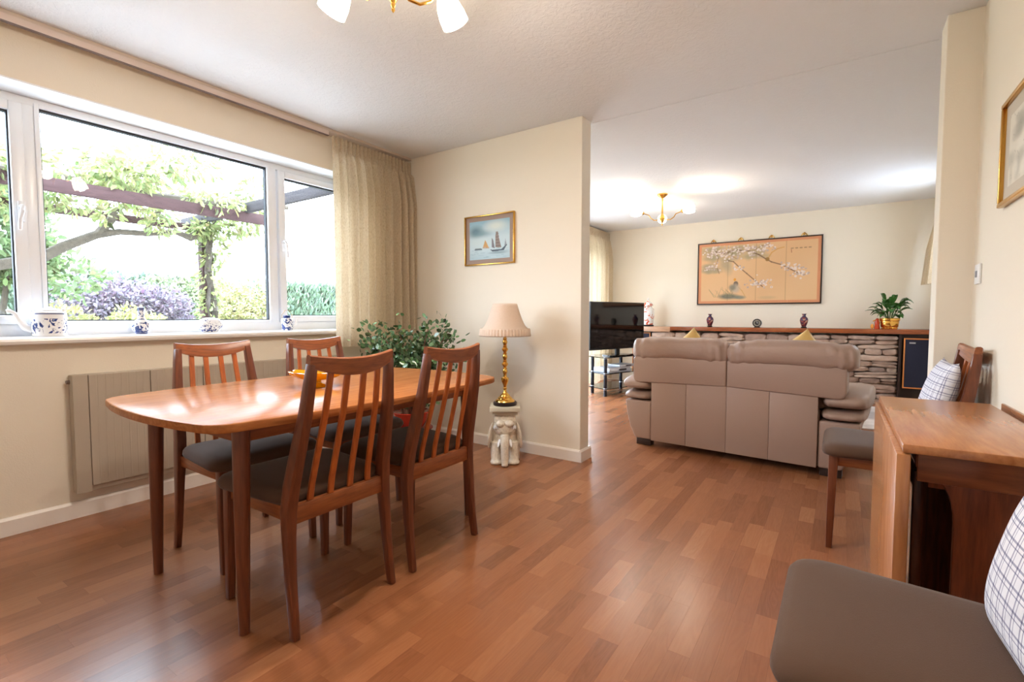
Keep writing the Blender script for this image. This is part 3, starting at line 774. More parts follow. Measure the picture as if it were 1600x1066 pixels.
for k in range(25):
    t_ = k/24*(len(rings_)-1); i = min(int(t_), len(rings_)-2); f = t_-i
    pts.append((rings_[i][0]*(1-f)+rings_[i+1][0]*f, 0, rings_[i][2]*(1-f)+rings_[i+1][2]*f)); rr.append((rings_[i][1]*(1-f)+rings_[i+1][1]*f)*(1+.06*(k % 2)))
pts.append((.136, 0, .001)); rr.append(.014)
b = MB(); b.tube(pts, rr, n=14, ref=(0, 1, 0)); b.build('trunk', M['elephant'], es, smooth=60)
b = MB(); b.box(-.065, .070, -.075, .075, .288, .352); b.build('howdah', M['elephant'], es, bevel=.010)
b = MB()
for k in range(13):
    y = -.084+.168*k/12; b.ball((.083, y*.86, .262), (.008, .007, .016), nu=8, nv=6)
b.build('fringe', M['china'], es, smooth=180)
b = MB(); b.box(-.105, .105, -.105, .105, .372, .405); b.box(-.088, .088, -.088, .088, .350, .373); b.build('top_plate', plain('grey_cream_glaze', rgb(206, 198, 178), .35), es, bevel=.005)

lp = thing('table_lamp', 'brass table lamp with cream pleated shade on the elephant stool', 'lamp', (-1.945, 2.79, .4055))
b = MB(); b.lathe([(.001, 0), (.082, 0), (.084, .006), (.084, .020), (.074, .026), (.001, .026)], 28); b.build('base', plain('dark_lamp_base', rgb(36, 24, 24), .3), lp)
prof = [(.070, .026), (.066, .036), (.052, .044), (.050, .052), (.036, .062), (.034, .070), (.022, .080), (.012, .092), (.010, .110), (.016, .118), (.010, .126), (.013, .140), (.024, .165), (.027, .185), (.026, .192), (.014, .198), (.011, .215)]
z = .215
for k in range(5):
    prof += [(.012, z+.004), (.024 if k % 2 else .018, z+.022), (.012, z+.038), (.016, z+.044), (.010, z+.05)]; z += .052
prof += [(.010, .52), (.010, .56), (.001, .56)]
b = MB(); b.lathe(prof, 24); b.build('stem', M['brass'], lp)
n = 96
def shade_ring(r, z, pl): return [((r+pl*(k % 2))*cos(2*pi*k/n), (r+pl*(k % 2))*sin(2*pi*k/n), z) for k in range(n)]
b = MB(); b.loft([shade_ring(.166-.082*((z_-.535)/.18)**.62 if z_ > .536 else .166, z_, .0) for z_ in np.linspace(.535, .712, 12)], cap=False)
sh = b.build('lamp_shade', M['shade'], lp, smooth=180, fix=False); sh.modifiers.new('t', 'SOLIDIFY').thickness = .002
b = MB(); b.loft([shade_ring(.168, .540, .004), shade_ring(.172, .530, .004), shade_ring(.175, .492, .006), shade_ring(.173, .486, .006)], cap=False)
o = b.build('pleated_band', M['shade'], sh, smooth=20, fix=False); o.modifiers.new('t', 'SOLIDIFY').thickness = .002
b = MB()
for s in (-1, 1): b.tube([(0, 0, .55), (s*.05, 0, .60), (s*.04, 0, .69), (0, 0, .71)], .002, n=6)
b.build('harp', M['brass'], lp)

# ------------------------------------------------------------------ foliage helpers
def leaf_mesh(name, mat, pts, normals, sizes, cols, parent=None, asp=.45, fold=.12):
    """one quad-pair leaf per point; pts Nx3, normals Nx3 are leaf directions"""
    n = len(pts); d = normals/np.linalg.norm(normals, axis=1, keepdims=True)
    r_ = rng.normal(size=(n, 3)); s_ = np.cross(d, r_); s_ /= np.linalg.norm(s_, axis=1, keepdims=True)+1e-9
    u = np.cross(d, s_)
    L_ = sizes[:, None]
    v = np.empty((n, 6, 3)); v[:, 0] = pts; v[:, 3] = pts + d*L_
    v[:, 1] = pts + d*L_*.34 + s_*L_*asp*.46 + u*L_*fold; v[:, 5] = pts + d*L_*.34 - s_*L_*asp*.46 + u*L_*fold
    v[:, 2] = pts + d*L_*.72 + s_*L_*asp*.40 + u*L_*fold; v[:, 4] = pts + d*L_*.72 - s_*L_*asp*.40 + u*L_*fold
    base = np.arange(n)[:, None]*6
    f = np.concatenate([base+np.array([[0, 1, 3]]), base+np.array([[1, 2, 3]]), base+np.array([[0, 3, 5]]), base+np.array([[3, 4, 5]])], axis=1).reshape(-1, 3)
    me = bpy.data.meshes.new(name); me.from_pydata(v.reshape(-1, 3).tolist(), [], f.tolist()); me.update()
    ca = me.color_attributes.new('Col', 'FLOAT_COLOR', 'POINT'); c4 = np.ones((n, 6, 4), dtype=np.float32); c4[:, :, :3] = cols[:, None, :]
    ca.data.foreach_set('color', c4.ravel())
    me.materials.append(mat); o = bpy.data.objects.new(name, me); COL.objects.link(o)
    if parent: o.parent = parent
    return o
def blob_points(blobs, n):
    """points near the surface of a set of ellipsoids, given as (centre, radii)"""
    vol = np.array([(r[0]*r[1]*r[2])**(2/3) for c, r in blobs]); pk = rng.choice(len(blobs), size=n, p=vol/vol.sum())
    d = rng.normal(size=(n, 3)); d /= np.linalg.norm(d, axis=1, keepdims=True)
    k = rng.uniform(.55, 1.08, size=(n, 1))
    C_ = np.array([c for c, r in blobs])[pk]; R_ = np.array([r for c, r in blobs])[pk]
    return C_ + d*R_*k, d
def tint(base, n, var=.25):
    b_ = np.array(base[:3])[None, :]*(1+rng.normal(size=(n, 1))*var)*(1+rng.normal(size=(n, 3))*var*.25)
    return np.clip(b_*1.45, .01, 1)
M['leaf'] = attr_mat('garden_leaf', .55, transl=.35)
M['jade'] = attr_mat('jade_leaf', .25, spec=.6)

# ------------------------------------------------------------------ jade plant on its little stand
ps = thing('plant_stand', 'small round plant stand with turned legs in the window corner', 'stand', (-2.62, 2.54, 0))
b = MB(); b.lathe([(.001, .190), (.150, .190), (.158, .200), (.158, .208), (.150, .214), (.001, .214)], 28); b.build('top', wood('red_lacquer_top', rgb(90, 26, 20), rgb(140, 46, 32), 'X'), ps)
for k in range(4):
    a = pi/4+k*pi/2; b = MB(); c_, s_ = cos(a), sin(a)
    b.tube([(c_*.13, s_*.13, 0), (c_*.125, s_*.125, .05), (c_*.11, s_*.11, .10), (c_*.115, s_*.115, .15), (c_*.105, s_*.105, .192)], [.010, .014, .010, .016, .012], n=10, ref=(0, 1, 0)); b.build('leg', wood('golden_leg', rgb(150, 90, 40), rgb(196, 132, 66), 'Z'), ps)
jp = thing('jade_plant', 'bushy jade plant in a red bowl below the beige curtain', 'plant', (-2.62, 2.54, .2145))
b = MB(); b.lathe([(.001, 0), (.085, 0), (.095, .008), (.125, .06), (.138, .105), (.142, .112), (.136, .116), (.128, .108), (.115, .100), (.001, .098)], 32); b.build('pot', plain('red_glazed_pot', rgb(176, 52, 34), .25, coat=.4), jp)
r_ = random.Random(5); b = MB(); tips = []
for k in range(26):
    a = r_.uniform(0, 2*pi); q = r_.uniform(.0, .06); reach = r_.uniform(.10, .37); zt = r_.uniform(.34, .74) - .18*max(0, reach-.3)
    p = [(cos(a)*q, sin(a)*q, .09)]
    for t_ in (.35, .7, 1.0):
        p.append((cos(a)*(q+reach*t_**1.2*.72)+r_.uniform(-.02, .02), sin(a)*(q+reach*t_**1.2)*(.82 if sin(a) > 0 else 1.0)+r_.uniform(-.02, .02), .09+(zt-.09)*t_**.8))
    b.tube(p, [.012, .009, .006, .004], n=6); tips.append(p)
b.build('stems', plain('jade_stem', rgb(120, 88, 70), .8), jp)
pts = []
for p in tips:
    for k in range(135):
        t_ = r_.uniform(.30, 1.05); i = min(2, int(t_*3)); f = t_*3-i
        a_, c_ = Vector(p[i]), Vector(p[i+1]); q = a_.lerp(c_, f)
        sp = .045
        pts.append((q.x+r_.gauss(0, sp), q.y+r_.gauss(0, sp), q.z+r_.gauss(0, sp)))
pts = np.array(pts); n = len(pts); d = rng.normal(size=(n, 3)); d[:, 2] = np.abs(d[:, 2])*.8+.2
o = leaf_mesh('foliage', M['jade'], pts, d, rng.uniform(.032, .052, n), tint((.075, .135, .06), n, .3), jp, asp=.66, fold=.05); o['kind'] = 'stuff'

# ------------------------------------------------------------------ amber glass bowl
M['amber'] = plain('amber_glass', rgb(250, 190, 20), .08)
_nt = M['amber'].node_tree; _b = _nt.nodes['Principled BSDF']; _b.inputs['Transmission Weight'].default_value = .45; _b.inputs['IOR'].default_value = 1.4
ab = thing('glass_bowl', 'yellow amber cut-glass footed bowl on the dining table', 'bowl', (-1.925, 1.30, .717))
n = 36
def lob(r, z, k): return [((r*(1+k*cos(9*2*pi*j/n)))*cos(2*pi*j/n), (r*(1+k*cos(9*2*pi*j/n)))*sin(2*pi*j/n), z+.3*k*r*cos(9*2*pi*j/n)) for j in range(n)]
b = MB(); b.loft([lob(.012, .030, 0), lob(.05, .033, .0), lob(.085, .042, .03), (lob(.108, .058, .06)), lob(.116, .070, .07), lob(.110, .070, .07), lob(.100, .060, .05), lob(.08, .048, .03), lob(.045, .040, 0), lob(.008, .038, 0)]); b.build('dish', M['amber'], ab, smooth=30)
b = MB(); b.lathe([(.001, 0), (.042, 0), (.044, .004), (.030, .009), (.014, .016), (.014, .026), (.024, .031), (.001, .031)], 24); b.build('foot', M['amber'], ab, smooth=30)

# ------------------------------------------------------------------ blue and white china on the sill
def china(name, thresh=.53, scale=42., band=None, zmask=None):
    m, nt, b_ = newmat(name); tc = N(nt, 'ShaderNodeTexCoord'); nz = N(nt, 'ShaderNodeTexNoise', i_Scale=scale, i_Detail=3., i_Distortion=1.4, i_Roughness=.6)
    L(nt, tc.outputs['Object'], nz.inputs['Vector'])
    rp = ramp(nt, [(thresh, (0, 0, 0, 1)), (thresh+.05, (1, 1, 1, 1))]); L(nt, nz.outputs['Fac'], rp.inputs['Fac'])
    sp = N(nt, 'ShaderNodeSeparateXYZ'); L(nt, tc.outputs['Object'], sp.inputs[0])
    fac = rp.outputs[0]
    if zmask:
        zr = ramp(nt, zmask, 'CONSTANT'); L(nt, sp.outputs[2], zr.inputs['Fac'])
        # the ramp takes metres x 5
        mu = N(nt, 'ShaderNodeMath', operation='MULTIPLY', i_1=5.); L(nt, sp.outputs[2], mu.inputs[0]); L(nt, mu.outputs[0], zr.inputs['Fac'])
        mm = N(nt, 'ShaderNodeMath', operation='MULTIPLY'); sc = N(nt, 'ShaderNodeSeparateColor'); L(nt, zr.outputs[0], sc.inputs[0])
        L(nt, sc.outputs[0], mm.inputs[0]); L(nt, fac, mm.inputs[1])
        mx_ = N(nt, 'ShaderNodeMath', operation='MAXIMUM'); L(nt, mm.outputs[0], mx_.inputs[0]); L(nt, sc.outputs[1], mx_.inputs[1]); fac = mx_.outputs[0]
    mx = N(nt, 'ShaderNodeMix', data_type='RGBA'); mx.inputs[6].default_value = rgb(244, 245, 248); mx.inputs[7].default_value = rgb(34, 60, 130)
    L(nt, fac, mx.inputs[0]); L(nt, mx.outputs[2], b_.inputs['Base Color']); b_.inputs['Roughness'].default_value = .12; b_.inputs['Coat Weight'].default_value = .4
    return m
K, P_, S_ = (0, 0, 0, 1), (1, 0, 0, 1), (0, .85, 0, 1)
zs_ = .9302
tp = thing('teapot', 'large white and blue willow pattern teapot on the left of the sill', 'teapot', (-3.275, .715, zs_), R(-20))
b = MB(); b.lathe([(.001, 0), (.062, 0), (.066, .004), (.067, .06), (.068, .11), (.065, .120), (.050, .126), (.001, .128)], 36)
b.build('pot_body', china('teapot_china', .50, 34., zmask=[(0, K), (.08, P_), (.44, K), (.545, S_), (.575, K)]), tp)
b = MB(); b.lathe([(.046, .125), (.048, .130), (.038, .138), (.010, .142), (.001, .143)], 28, cap=False); b.ball((0, 0, .143), (.008, .008, .006)); b.build('lid', M['china'], tp)
b = MB(); b.tube([(0, -.055, .035), (0, -.085, .045), (0, -.105, .075), (0, -.120, .112), (0, -.138, .126), (0, -.150, .124)], [.022, .018, .013, .010, .009, .008], n=12, ref=(1, 0, 0)); b.build('spout', M['china'], tp)
for s in (-1, 1):
    b = MB(); b.tube([(0, s*.05, .120), (0, s*.058, .135), (0, s*.046, .138)], .006, n=8, ref=(1, 0, 0)); b.build('lug', M['china'], tp)
vz = thing('bottle_vase', 'small blue and white bottle vase with tall neck on the sill', 'vase', (-3.275, 1.10, zs_))
b = MB(); b.lathe([(.001, 0), (.026, 0), (.030, .006), (.044, .028), (.048, .050), (.040, .070), (.020, .083), (.016, .095), (.016, .142), (.018, .150), (.014, .152), (.012, .148), (.001, .140)], 32)
b.build('vase_body', china('vase_china', .50, 48., zmask=[(0, S_), (.045, P_), (.35, K), (.40, S_), (.425, P_), (.66, S_)]), vz)
eb = thing('trinket_box', 'egg-shaped blue and white lidded trinket box on the sill', 'box', (-3.275, 1.462, zs_))
def oval(kx, z): return [(.045*kx*cos(2*pi*j/32), .077*kx*sin(2*pi*j/32), z) for j in range(32)]
b = MB(); b.loft([oval(.5, 0), oval(.62, .004), oval(.85, .022), oval(.98, .040), oval(.97, .043)]); b.build('box_base', china('box_china', .52, 50.), eb)
b = MB(); b.loft([oval(.97, .0435), oval(1.0, .046), oval(.97, .058), oval(.82, .074), oval(.55, .086), oval(.2, .091)]); b.build('lid', china('box_lid_china', .56, 60.), eb)
t2 = thing('teapot', 'small dark-lidded blue and white teapot on the sill beside the curtain', 'teapot', (-3.275, 1.975, zs_), R(-10))
b = MB(); b.lathe([(.001, 0), (.034, 0), (.036, .004), (.038, .05), (.040, .072), (.034, .086), (.022, .092), (.001, .093)], 28)
b.build('pot_body', china('small_teapot_china', .47, 40., zmask=[(0, P_), (.40, K), (.42, P_)]), t2)
b = MB(); b.lathe([(.024, .091), (.025, .100), (.020, .106), (.001, .107)], 24, cap=False); b.build('lid', plain('cobalt_glaze', rgb(24, 44, 104), .15), t2)
b = MB(); b.tube([(0, .03, .025), (0, .054, .038), (0, .062, .06), (0, .072, .084)], [.011, .008, .006, .005], n=10, ref=(1, 0, 0)); b.build('spout', M['china'], t2)
b = MB(); b.tube([(0, -.034, .085), (0, -.036, .11), (0, -.014, .142), (0, .014, .142), (0, .034, .11), (0, .034, .085)], .0016, n=6, ref=(1, 0, 0)); b.build('handle', M['brass'], t2)

# ------------------------------------------------------------------ pictures: flat prints drawn as coloured grids
class Canvas:
    def __init__(s, W_, H_, col):
        s.W, s.H = W_, H_; s.a = np.ones((H_, W_, 3))*np.array(col[:3]); s.yy, s.xx = np.mgrid[0:H_, 0:W_]; s.u = (s.xx+.5)/W_; s.v = (s.yy+.5)/H_; s.asp = W_/H_
    def put(s, mask, col, al=1.):
        m_ = np.clip(mask, 0, 1)[..., None]*al; s.a = s.a*(1-m_) + np.array(col[:3])*m_
    def disc(s, x, y, r, col, al=1., soft=.3):
        d = np.hypot((s.u-x)*s.asp, s.v-y)/r; s.put((1-d)/soft+.5, col, al)
    def ell(s, x, y, rx, ry, col, al=1., soft=.3):
        d = np.hypot((s.u-x)/rx, (s.v-y)/ry); s.put((1-d)/soft+.5, col, al)
    def line(s, pts, wd, col, al=1.):
        for (x0, y0), (x1, y1) in zip(pts, pts[1:]):
            ax, ay, bx, by = x0*s.asp, y0, x1*s.asp, y1; l2 = (bx-ax)**2+(by-ay)**2+1e-9
            t_ = np.clip(((s.u*s.asp-ax)*(bx-ax)+(s.v-ay)*(by-ay))/l2, 0, 1)
            d = np.hypot(s.u*s.asp-ax-t_*(bx-ax), s.v-ay-t_*(by-ay)); s.put(1.2-d/wd, col, al)
    def poly(s, P, col, al=1.):
        ins = np.zeros((s.H, s.W), bool); n_ = len(P)
        for i in range(n_):
            x0, y0 = P[i]; x1, y1 = P[(i+1) % n_]
            c_ = (y0 > s.v) != (y1 > s.v); xi = (x1-x0)*(s.v-y0)/((y1-y0) if abs(y1-y0) > 1e-9 else 1e-9)+x0
            ins ^= c_ & (s.u < xi)
        s.put(ins.astype(float), col, al)
    def build(s, name, mtx_fn, mat, parent):
        """mtx_fn(u, v) -> local point; v runs downwards"""
        H_, W_ = s.H, s.W
        vs = [mtx_fn(i/W_, j/H_) for j in range(H_+1) for i in range(W_+1)]
        fs = [(j*(W_+1)+i, (j+1)*(W_+1)+i, (j+1)*(W_+1)+i+1, j*(W_+1)+i+1) for j in range(H_) for i in range(W_)]
        me = bpy.data.meshes.new(name); me.from_pydata(vs, [], fs); me.update()
        ca = me.color_attributes.new('Col', 'FLOAT_COLOR', 'CORNER'); c4 = np.ones((H_*W_, 4, 4), dtype=np.float32); c4[:, :, :3] = s.a.reshape(-1, 1, 3); ca.data.foreach_set('color', c4.ravel())
        me.materials.append(mat); o = bpy.data.objects.new(name, me); COL.objects.link(o); o.parent = parent; return o
M['print'] = attr_mat('printed_paper', .5, spec=.3)
M['print_gloss'] = attr_mat('print_under_glass', .6, spec=.25)
# harbour picture on the partition
pw, ph = .482, .388
pj = thing('framed_picture', 'gold-framed picture of sailing junks on the partition wall', 'picture', (-2.286, YP, 1.628))
def rect_frame(b, hw, hh, wd, y0, y1):
    b.box(-hw, hw, y0, y1, hh-wd, hh).box(-hw, hw, y0, y1, -hh, -hh+wd).box(-hw, -hw+wd, y0, y1, -hh+wd, hh-wd).box(hw-wd, hw, y0, y1, -hh+wd, hh-wd)
b = MB(); rect_frame(b, pw/2, ph/2, .010, -.022, 0); b.build('frame', M['gold'], pj, bevel=.003)
b = MB(); b.box(-pw/2+.01, pw/2-.01, -.008, 0, -ph/2+.01, ph/2-.01); b.build('mount', plain('taupe_mount', rgb(158, 136, 124), .8), pj, smooth=0)
cv = Canvas(110, 92, rgb(196, 214, 220))
cv.put(np.clip((.45-cv.v)*2.5, 0, 1), rgb(150, 184, 198)); cv.ell(.16, .27, .16, .13, rgb(86, 116, 128), .8, 1.2); cv.ell(.32, .33, .18, .08, rgb(120, 152, 164), .7, 1.4)
cv.ell(.66, .16, .22, .12, rgb(222, 226, 216), .8, 1.3); cv.ell(.3, .55, .3, .12, rgb(206, 220, 218), .6, 1.2); cv.put(np.clip((cv.v-.72)*4, 0, 1), rgb(168, 194, 204), .7)
for k in range(34): 
    x = random.random(); y = random.uniform(.74, .98); cv.line([(x, y), (x+random.uniform(.03, .14), y)], .006, rgb(120, 158, 176) if k % 3 else rgb(214, 226, 230), .6)
cv.poly([(.56, .70), (.565, .46), (.60, .52), (.64, .74)], rgb(132, 128, 134)); cv.poly([(.655, .72), (.66, .32), (.715, .31), (.745, .5), (.80, .73)], rgb(150, 136, 130)); cv.poly([(.87, .70), (.895, .52), (.925, .66)], rgb(150, 158, 166))
for k in range(5): cv.line([(.66, .38+k*.075), (.73+k*.012, .36+k*.08)], .006, rgb(92, 76, 74), .8)
cv.poly([(.52, .755), (.60, .775), (.80, .77), (.92, .66), (.94, .66), (.86, .80), (.58, .82)], rgb(88, 100, 112)); cv.ell(.72, .85, .2, .03, rgb(128, 150, 162), .7, 1.)
cv.poly([(.345, .68), (.40, .50), (.44, .58), (.49, .70)], rgb(206, 160, 104)); cv.line([(.345, .70), (.49, .71)], .018, rgb(186, 150, 112)); cv.line([(.14, .735), (.31, .735)], .020, rgb(64, 82, 96)); cv.line([(.15, .71), (.29, .715)], .012, rgb(110, 116, 116))
iw, ih = pw/2-.046, ph/2-.044
cv.build('print', lambda u, v: (-iw+2*iw*u, -.0085, ih-2*ih*v), M['print_gloss'], pj)

# folding screen on the far wall
sw, sh_ = 1.54, .885
sc4 = thing('folding_screen', 'four-panel painted screen of blossom branches hung on the far wall', 'picture', (-.977, YF-.002, 1.640))
gold0 = rgb(222, 182, 138)
cv = Canvas(232, 132, gold0)
cv.put(.5+.5*np.sin(cv.u*9+cv.v*4), rgb(214, 168, 122), .35)
r_ = random.Random(21)
for k in range(46): cv.ell(r_.uniform(.02, .62), r_.uniform(.04, .26), r_.uniform(.02, .07), r_.uniform(.02, .06), rgb(150, 146, 118), .36, 1.3)
for k in range(16): cv.ell(r_.uniform(.03, .16), r_.uniform(.28, .48), r_.uniform(.02, .05), r_.uniform(.02, .05), rgb(146, 142, 118), .4, 1.3)
cv.ell(.22, .34, .045, .10, rgb(132, 138, 120), .5, 1.2); cv.ell(.26, .42, .03, .10, rgb(150, 150, 128), .4, 1.2)
brn = rgb(104, 74, 58)
cv.line([(.06, .16), (.13, .10), (.22, .15), (.30, .09), (.44, .13), (.52, .20), (.58, .28), (.63, .34), (.72, .40), (.78, .47), (.86, .56)], .012, brn, .9)
cv.line([(.24, .27), (.30, .30), (.35, .40), (.42, .52), (.50, .66), (.56, .76)], .011, brn, .9)
cv.line([(.13, .10), (.16, .22), (.14, .35), (.17, .50)], .008, brn, .7); cv.line([(.30, .09), (.28, .2), (.33, .25)], .007, brn, .7); cv.line([(.46, .14), (.55, .05), (.6, .04)], .007, brn, .7)
def bloss(cx, cy, rx, ry, n_):
    for k in range(n_):
        x, y = r_.gauss(cx, rx), r_.gauss(cy, ry); cv.disc(x, y, r_.uniform(.010, .019), rgb(226, 212, 204) if r_.random() < .6 else rgb(190, 168, 158), .9)
        if r_.random() < .3: cv.disc(x, y, .005, rgb(150, 110, 96), .8)
bloss(.12, .12, .06, .06, 60); bloss(.30, .13, .08, .06, 70); bloss(.48, .12, .07, .06, 55); bloss(.10, .36, .05, .05, 26); bloss(.34, .40, .03, .04, 12)
bloss(.54, .70, .045, .045, 55); bloss(.79, .44, .04, .035, 30); bloss(.88, .54, .035, .04, 34); bloss(.58, .08, .05, .04, 22)
cv.line([(.60, .28), (.63, .18), (.68, .12), (.73, .10)], .010, rgb(206, 150, 74), .9); cv.ell(.595, .29, .018, .035, rgb(150, 112, 58), .9)
cv.line([(.34, .74), (.38, .82), (.41, .92)], .008, rgb(196, 150, 84), .8); cv.ell(.315, .62, .012, .025, rgb(222, 150, 48), .95); cv.ell(.325, .70, .022, .05, rgb(96, 84, 80), .9); cv.ell(.32, .78, .040, .075, rgb(186, 168, 148), .9, .8)
cv.ell(.295, .76, .03, .05, rgb(120, 122, 112), .8, .8); cv.ell(.26, .92, .085, .045, rgb(90, 104, 98), .85, .8); cv.ell(.36, .94, .05, .03, rgb(110, 124, 116), .8, .8)
for k in range(26):
    x = r_.uniform(.12, .33); cv.line([(x, .93), (x+r_.uniform(-.10, .05), r_.uniform(.74, .88))], .004, rgb(136, 130, 100), .6)
cv.ell(.60, .95, .07, .025, rgb(196, 168, 128), .6, .9)
for k in range(5): cv.line([(.79+k*.035, .13), (.805+k*.035, .13)], .010, rgb(112, 88, 66), .8)
cv.line([(.79, .15), (.793, .20)], .007, rgb(150, 84, 60), .8)
for x in (.25, .5, .75): cv.line([(x, 0), (x, 1)], .004, rgb(110, 74, 52), .9)
b = MB(); rect_frame(b, sw/2, sh_/2, .016, -.028, 0); b.build('frame', plain('dark_lacquer', rgb(40, 22, 16), .35), sc4, bevel=.002)
bx_ = [-sw/2+.016, -sw/4, 0, sw/4, sw/2-.016]
brd = plain('terracotta_brocade', rgb(214, 146, 106), .8)
for i in range(4):
    b = MB(); b.box(bx_[i]+.001, bx_[i+1]-.001, -.020, 0, -sh_/2+.016, sh_/2-.016); pn = b.build('panel', brd, sc4, smooth=0)
iw0, iw1, ih_ = -sw/2+.052, sw/2-.052, sh_/2-.050
cv.build('painting', lambda u, v: (iw0+(iw1-iw0)*u, -.0208, ih_-2*ih_*v), M['print'], sc4)
for x in (-.56, -.20, .18, .56):
    b = MB(); b.tube([(x-.035, -.012, sh_/2), (x-.02, -.012, sh_/2+.028), (x, -.012, sh_/2+.045), (x+.02, -.012, sh_/2+.028), (x+.035, -.012, sh_/2)], .006, n=6, ref=(0, 1, 0)); b.ball((x, -.012, sh_/2+.022), (.012, .004, .014), nu=8, nv=6); b.build('hanger', M['gold'], sc4)

# picture on the right wall
rp_ = thing('framed_picture', 'gold-framed pale sketch on the right wall cut by the frame edge', 'picture', (XR, 2.27, 1.62))
b = MB(); b.box(-.022, 0, -.27, .27, .172, .188).box(-.022, 0, -.27, .27, -.188, -.172).box(-.022, 0, .254, .27, -.172, .172).box(-.022, 0, -.27, -.254, -.172, .172); b.build('frame', M['gold'], rp_, bevel=.003)
b = MB(); b.box(-.008, 0, -.254, .254, -.172, .172); b.build('mount', plain('grey_cream_mount', rgb(196, 186, 170), .8), rp_, smooth=0)
cv = Canvas(90, 60, rgb(214, 208, 194)); r_ = random.Random(2)
for k in range(26): cv.ell(r_.uniform(0, 1), r_.uniform(.1, .9), r_.uniform(.04, .16), r_.uniform(.04, .14), rgb(*[r_.choice([(176, 172, 158), (226, 222, 210), (154, 150, 138)])][0]), .5, 1.)
for k in range(40): x, y = r_.random(), r_.random(); cv.line([(x, y), (x+r_.uniform(-.05, .08), y+r_.uniform(-.08, .08))], .005, rgb(130, 126, 116), .6)
cv.build('print', lambda u, v: (-.0085, .20-.40*u, .125-.25*v), M['print_gloss'], rp_)

# light switch, wall rail
sw_ = thing('light_switch', 'white light switch on the right wall beside the pillar', 'switch', (XR, 2.885, 1.213))
b = MB(); b.box(-.009, 0, -.043, .043, -.043, .043); b.build('plate', plain('white_switch', rgb(238, 238, 238), .3), sw_, bevel=.003)
b = MB(); b.box(-.014, -.008, -.008, .008, -.014, .014); b.build('rocker', plain('grey_rocker', rgb(150, 150, 156), .4), sw_, bevel=.002)
b = MB(); b.box(XR-.010, XR, 1.2, 2.40, .694, .720); struct(b.build('trim_3', M['gate'], bevel=.003), 'wooden rail on the right wall behind the drop-leaf table')

# ------------------------------------------------------------------ fireplace wall
fp = thing('stone_fireplace', 'low rubble-stone fireplace wall with long wooden mantel shelf', 'fireplace', (-.87, 7.12, 0))
FX0, FX1 = -1.44, 1.435            # local extent of the stonework (about x = -2.31 .. .565)
b = MB(); b.box(FX0, FX1, .05, .335, 0, .80); b.build('core', M['mortar'], fp, smooth=0)
def stone_mat():
    m, nt, b_ = newmat('buff_rubble_stone'); oi = N(nt, 'ShaderNodeObjectInfo'); tc = N(nt, 'ShaderNodeTexCoord')
    r1 = ramp(nt, [(0, rgb(136, 110, 98)), (.25, rgb(186, 156, 138)), (.45, rgb(202, 178, 162)), (.6, rgb(164, 138, 126)), (.8, rgb(194, 164, 146)), (1, rgb(146, 128, 120))]); L(nt, oi.outputs['Random'], r1.inputs['Fac'])
    nz = N(nt, 'ShaderNodeTexNoise', i_Scale=9., i_Detail=5.); ge = N(nt, 'ShaderNodeNewGeometry'); L(nt, ge.outputs['Position'], nz.inputs['Vector'])
    mx = N(nt, 'ShaderNodeMix', data_type='RGBA', blend_type='MULTIPLY'); mx.inputs[0].default_value = .7
    r2 = ramp(nt, [(.3, (.55, .52, .5, 1)), (.65, (1.1, 1.08, 1.05, 1))]); L(nt, nz.outputs['Fac'], r2.inputs['Fac'])
    L(nt, r1.outputs[0], mx.inputs[6]); L(nt, r2.outputs[0], mx.inputs[7]); L(nt, mx.outputs[2], b_.inputs['Base Color']); b_.inputs['Roughness'].default_value = .85
    bp = N(nt, 'ShaderNodeBump', i_Strength=.8, i_Distance=.03); L(nt, nz.outputs['Fac'], bp.inputs['Height']); L(nt, bp.outputs[0], b_.inputs['Normal'])
    return m
st_m = stone_mat(); r_ = random.Random(77); stone_me = []
for k in range(9):
    n = 12; ang = [2*pi*(i+r_.uniform(-.25, .25))/n for i in range(n)]
    def ring(sc_, y, jit):
        out = []
        for a in ang:
            c_, s_ = cos(a), sin(a); q = 1/max(abs(c_), abs(s_))**.97
            out.append((.5*c_*q*sc_*(1+r_.uniform(-jit, jit)), y+r_.uniform(-.06, .06)*(y < .4), .5*s_*q*sc_*(1+r_.uniform(-jit, jit))))
        return out
    b = MB(); b.loft([ring(.98, 1.0, .02), ring(1.0, .30, .07), ring(.97, .05, .08), ring(.84, -.10, .10), ring(.40, -.16, .15)])
    me = b.mesh('stone'); 
    for p in me.polygons: p.use_smooth = True
    me.set_sharp_from_angle(angle=R(30)); me.materials.append(st_m); stone_me.append(me)
def stone(x0, x1, z0, z1):
    o = bpy.data.objects.new('stone', r_.choice(stone_me)); COL.objects.link(o); o.parent = fp
    o.location = ((x0+x1)/2, r_.uniform(-.012, .022), (z0+z1)/2); o.scale = ((x1-x0)*r_.choice((-1, 1))*1.015, .085, (z1-z0)*1.09); o.rotation_euler = (0, R(r_.uniform(-4, 4)), 0)
z = 0.0
while z < .80:
    h = r_.uniform(.042, .085); h = min(h, .80-z)
    if .80-z-h < .045: h = .80-z
    x = FX0
    while x < FX1:
        wd = r_.uniform(.13, .34)
        if FX1-x-wd < .10: wd = FX1-x
        if r_.random() < .35 and h > .062: stone(x+.003, x+wd-.003, z+.003, z+h*.5); stone(x+.003, x+wd-.003, z+h*.5+.003, z+h-.002)
        else: stone(x+.003, x+wd-.003, z+.003, z+h-.003)
        x += wd
    z += h
b = MB(); b.box(-1.16, 1.82, -.045, .335, .826, .880); b.build('mantel_shelf', M['mantel'], fp, bevel=.004)
b = MB(); b.box(-1.75, -1.163, -.035, .335, .806, .879); b.build('mantel_shelf', wood('paler_oak_end', rgb(170, 128, 100), rgb(206, 164, 132), 'X', rough=.3), fp, bevel=.004)
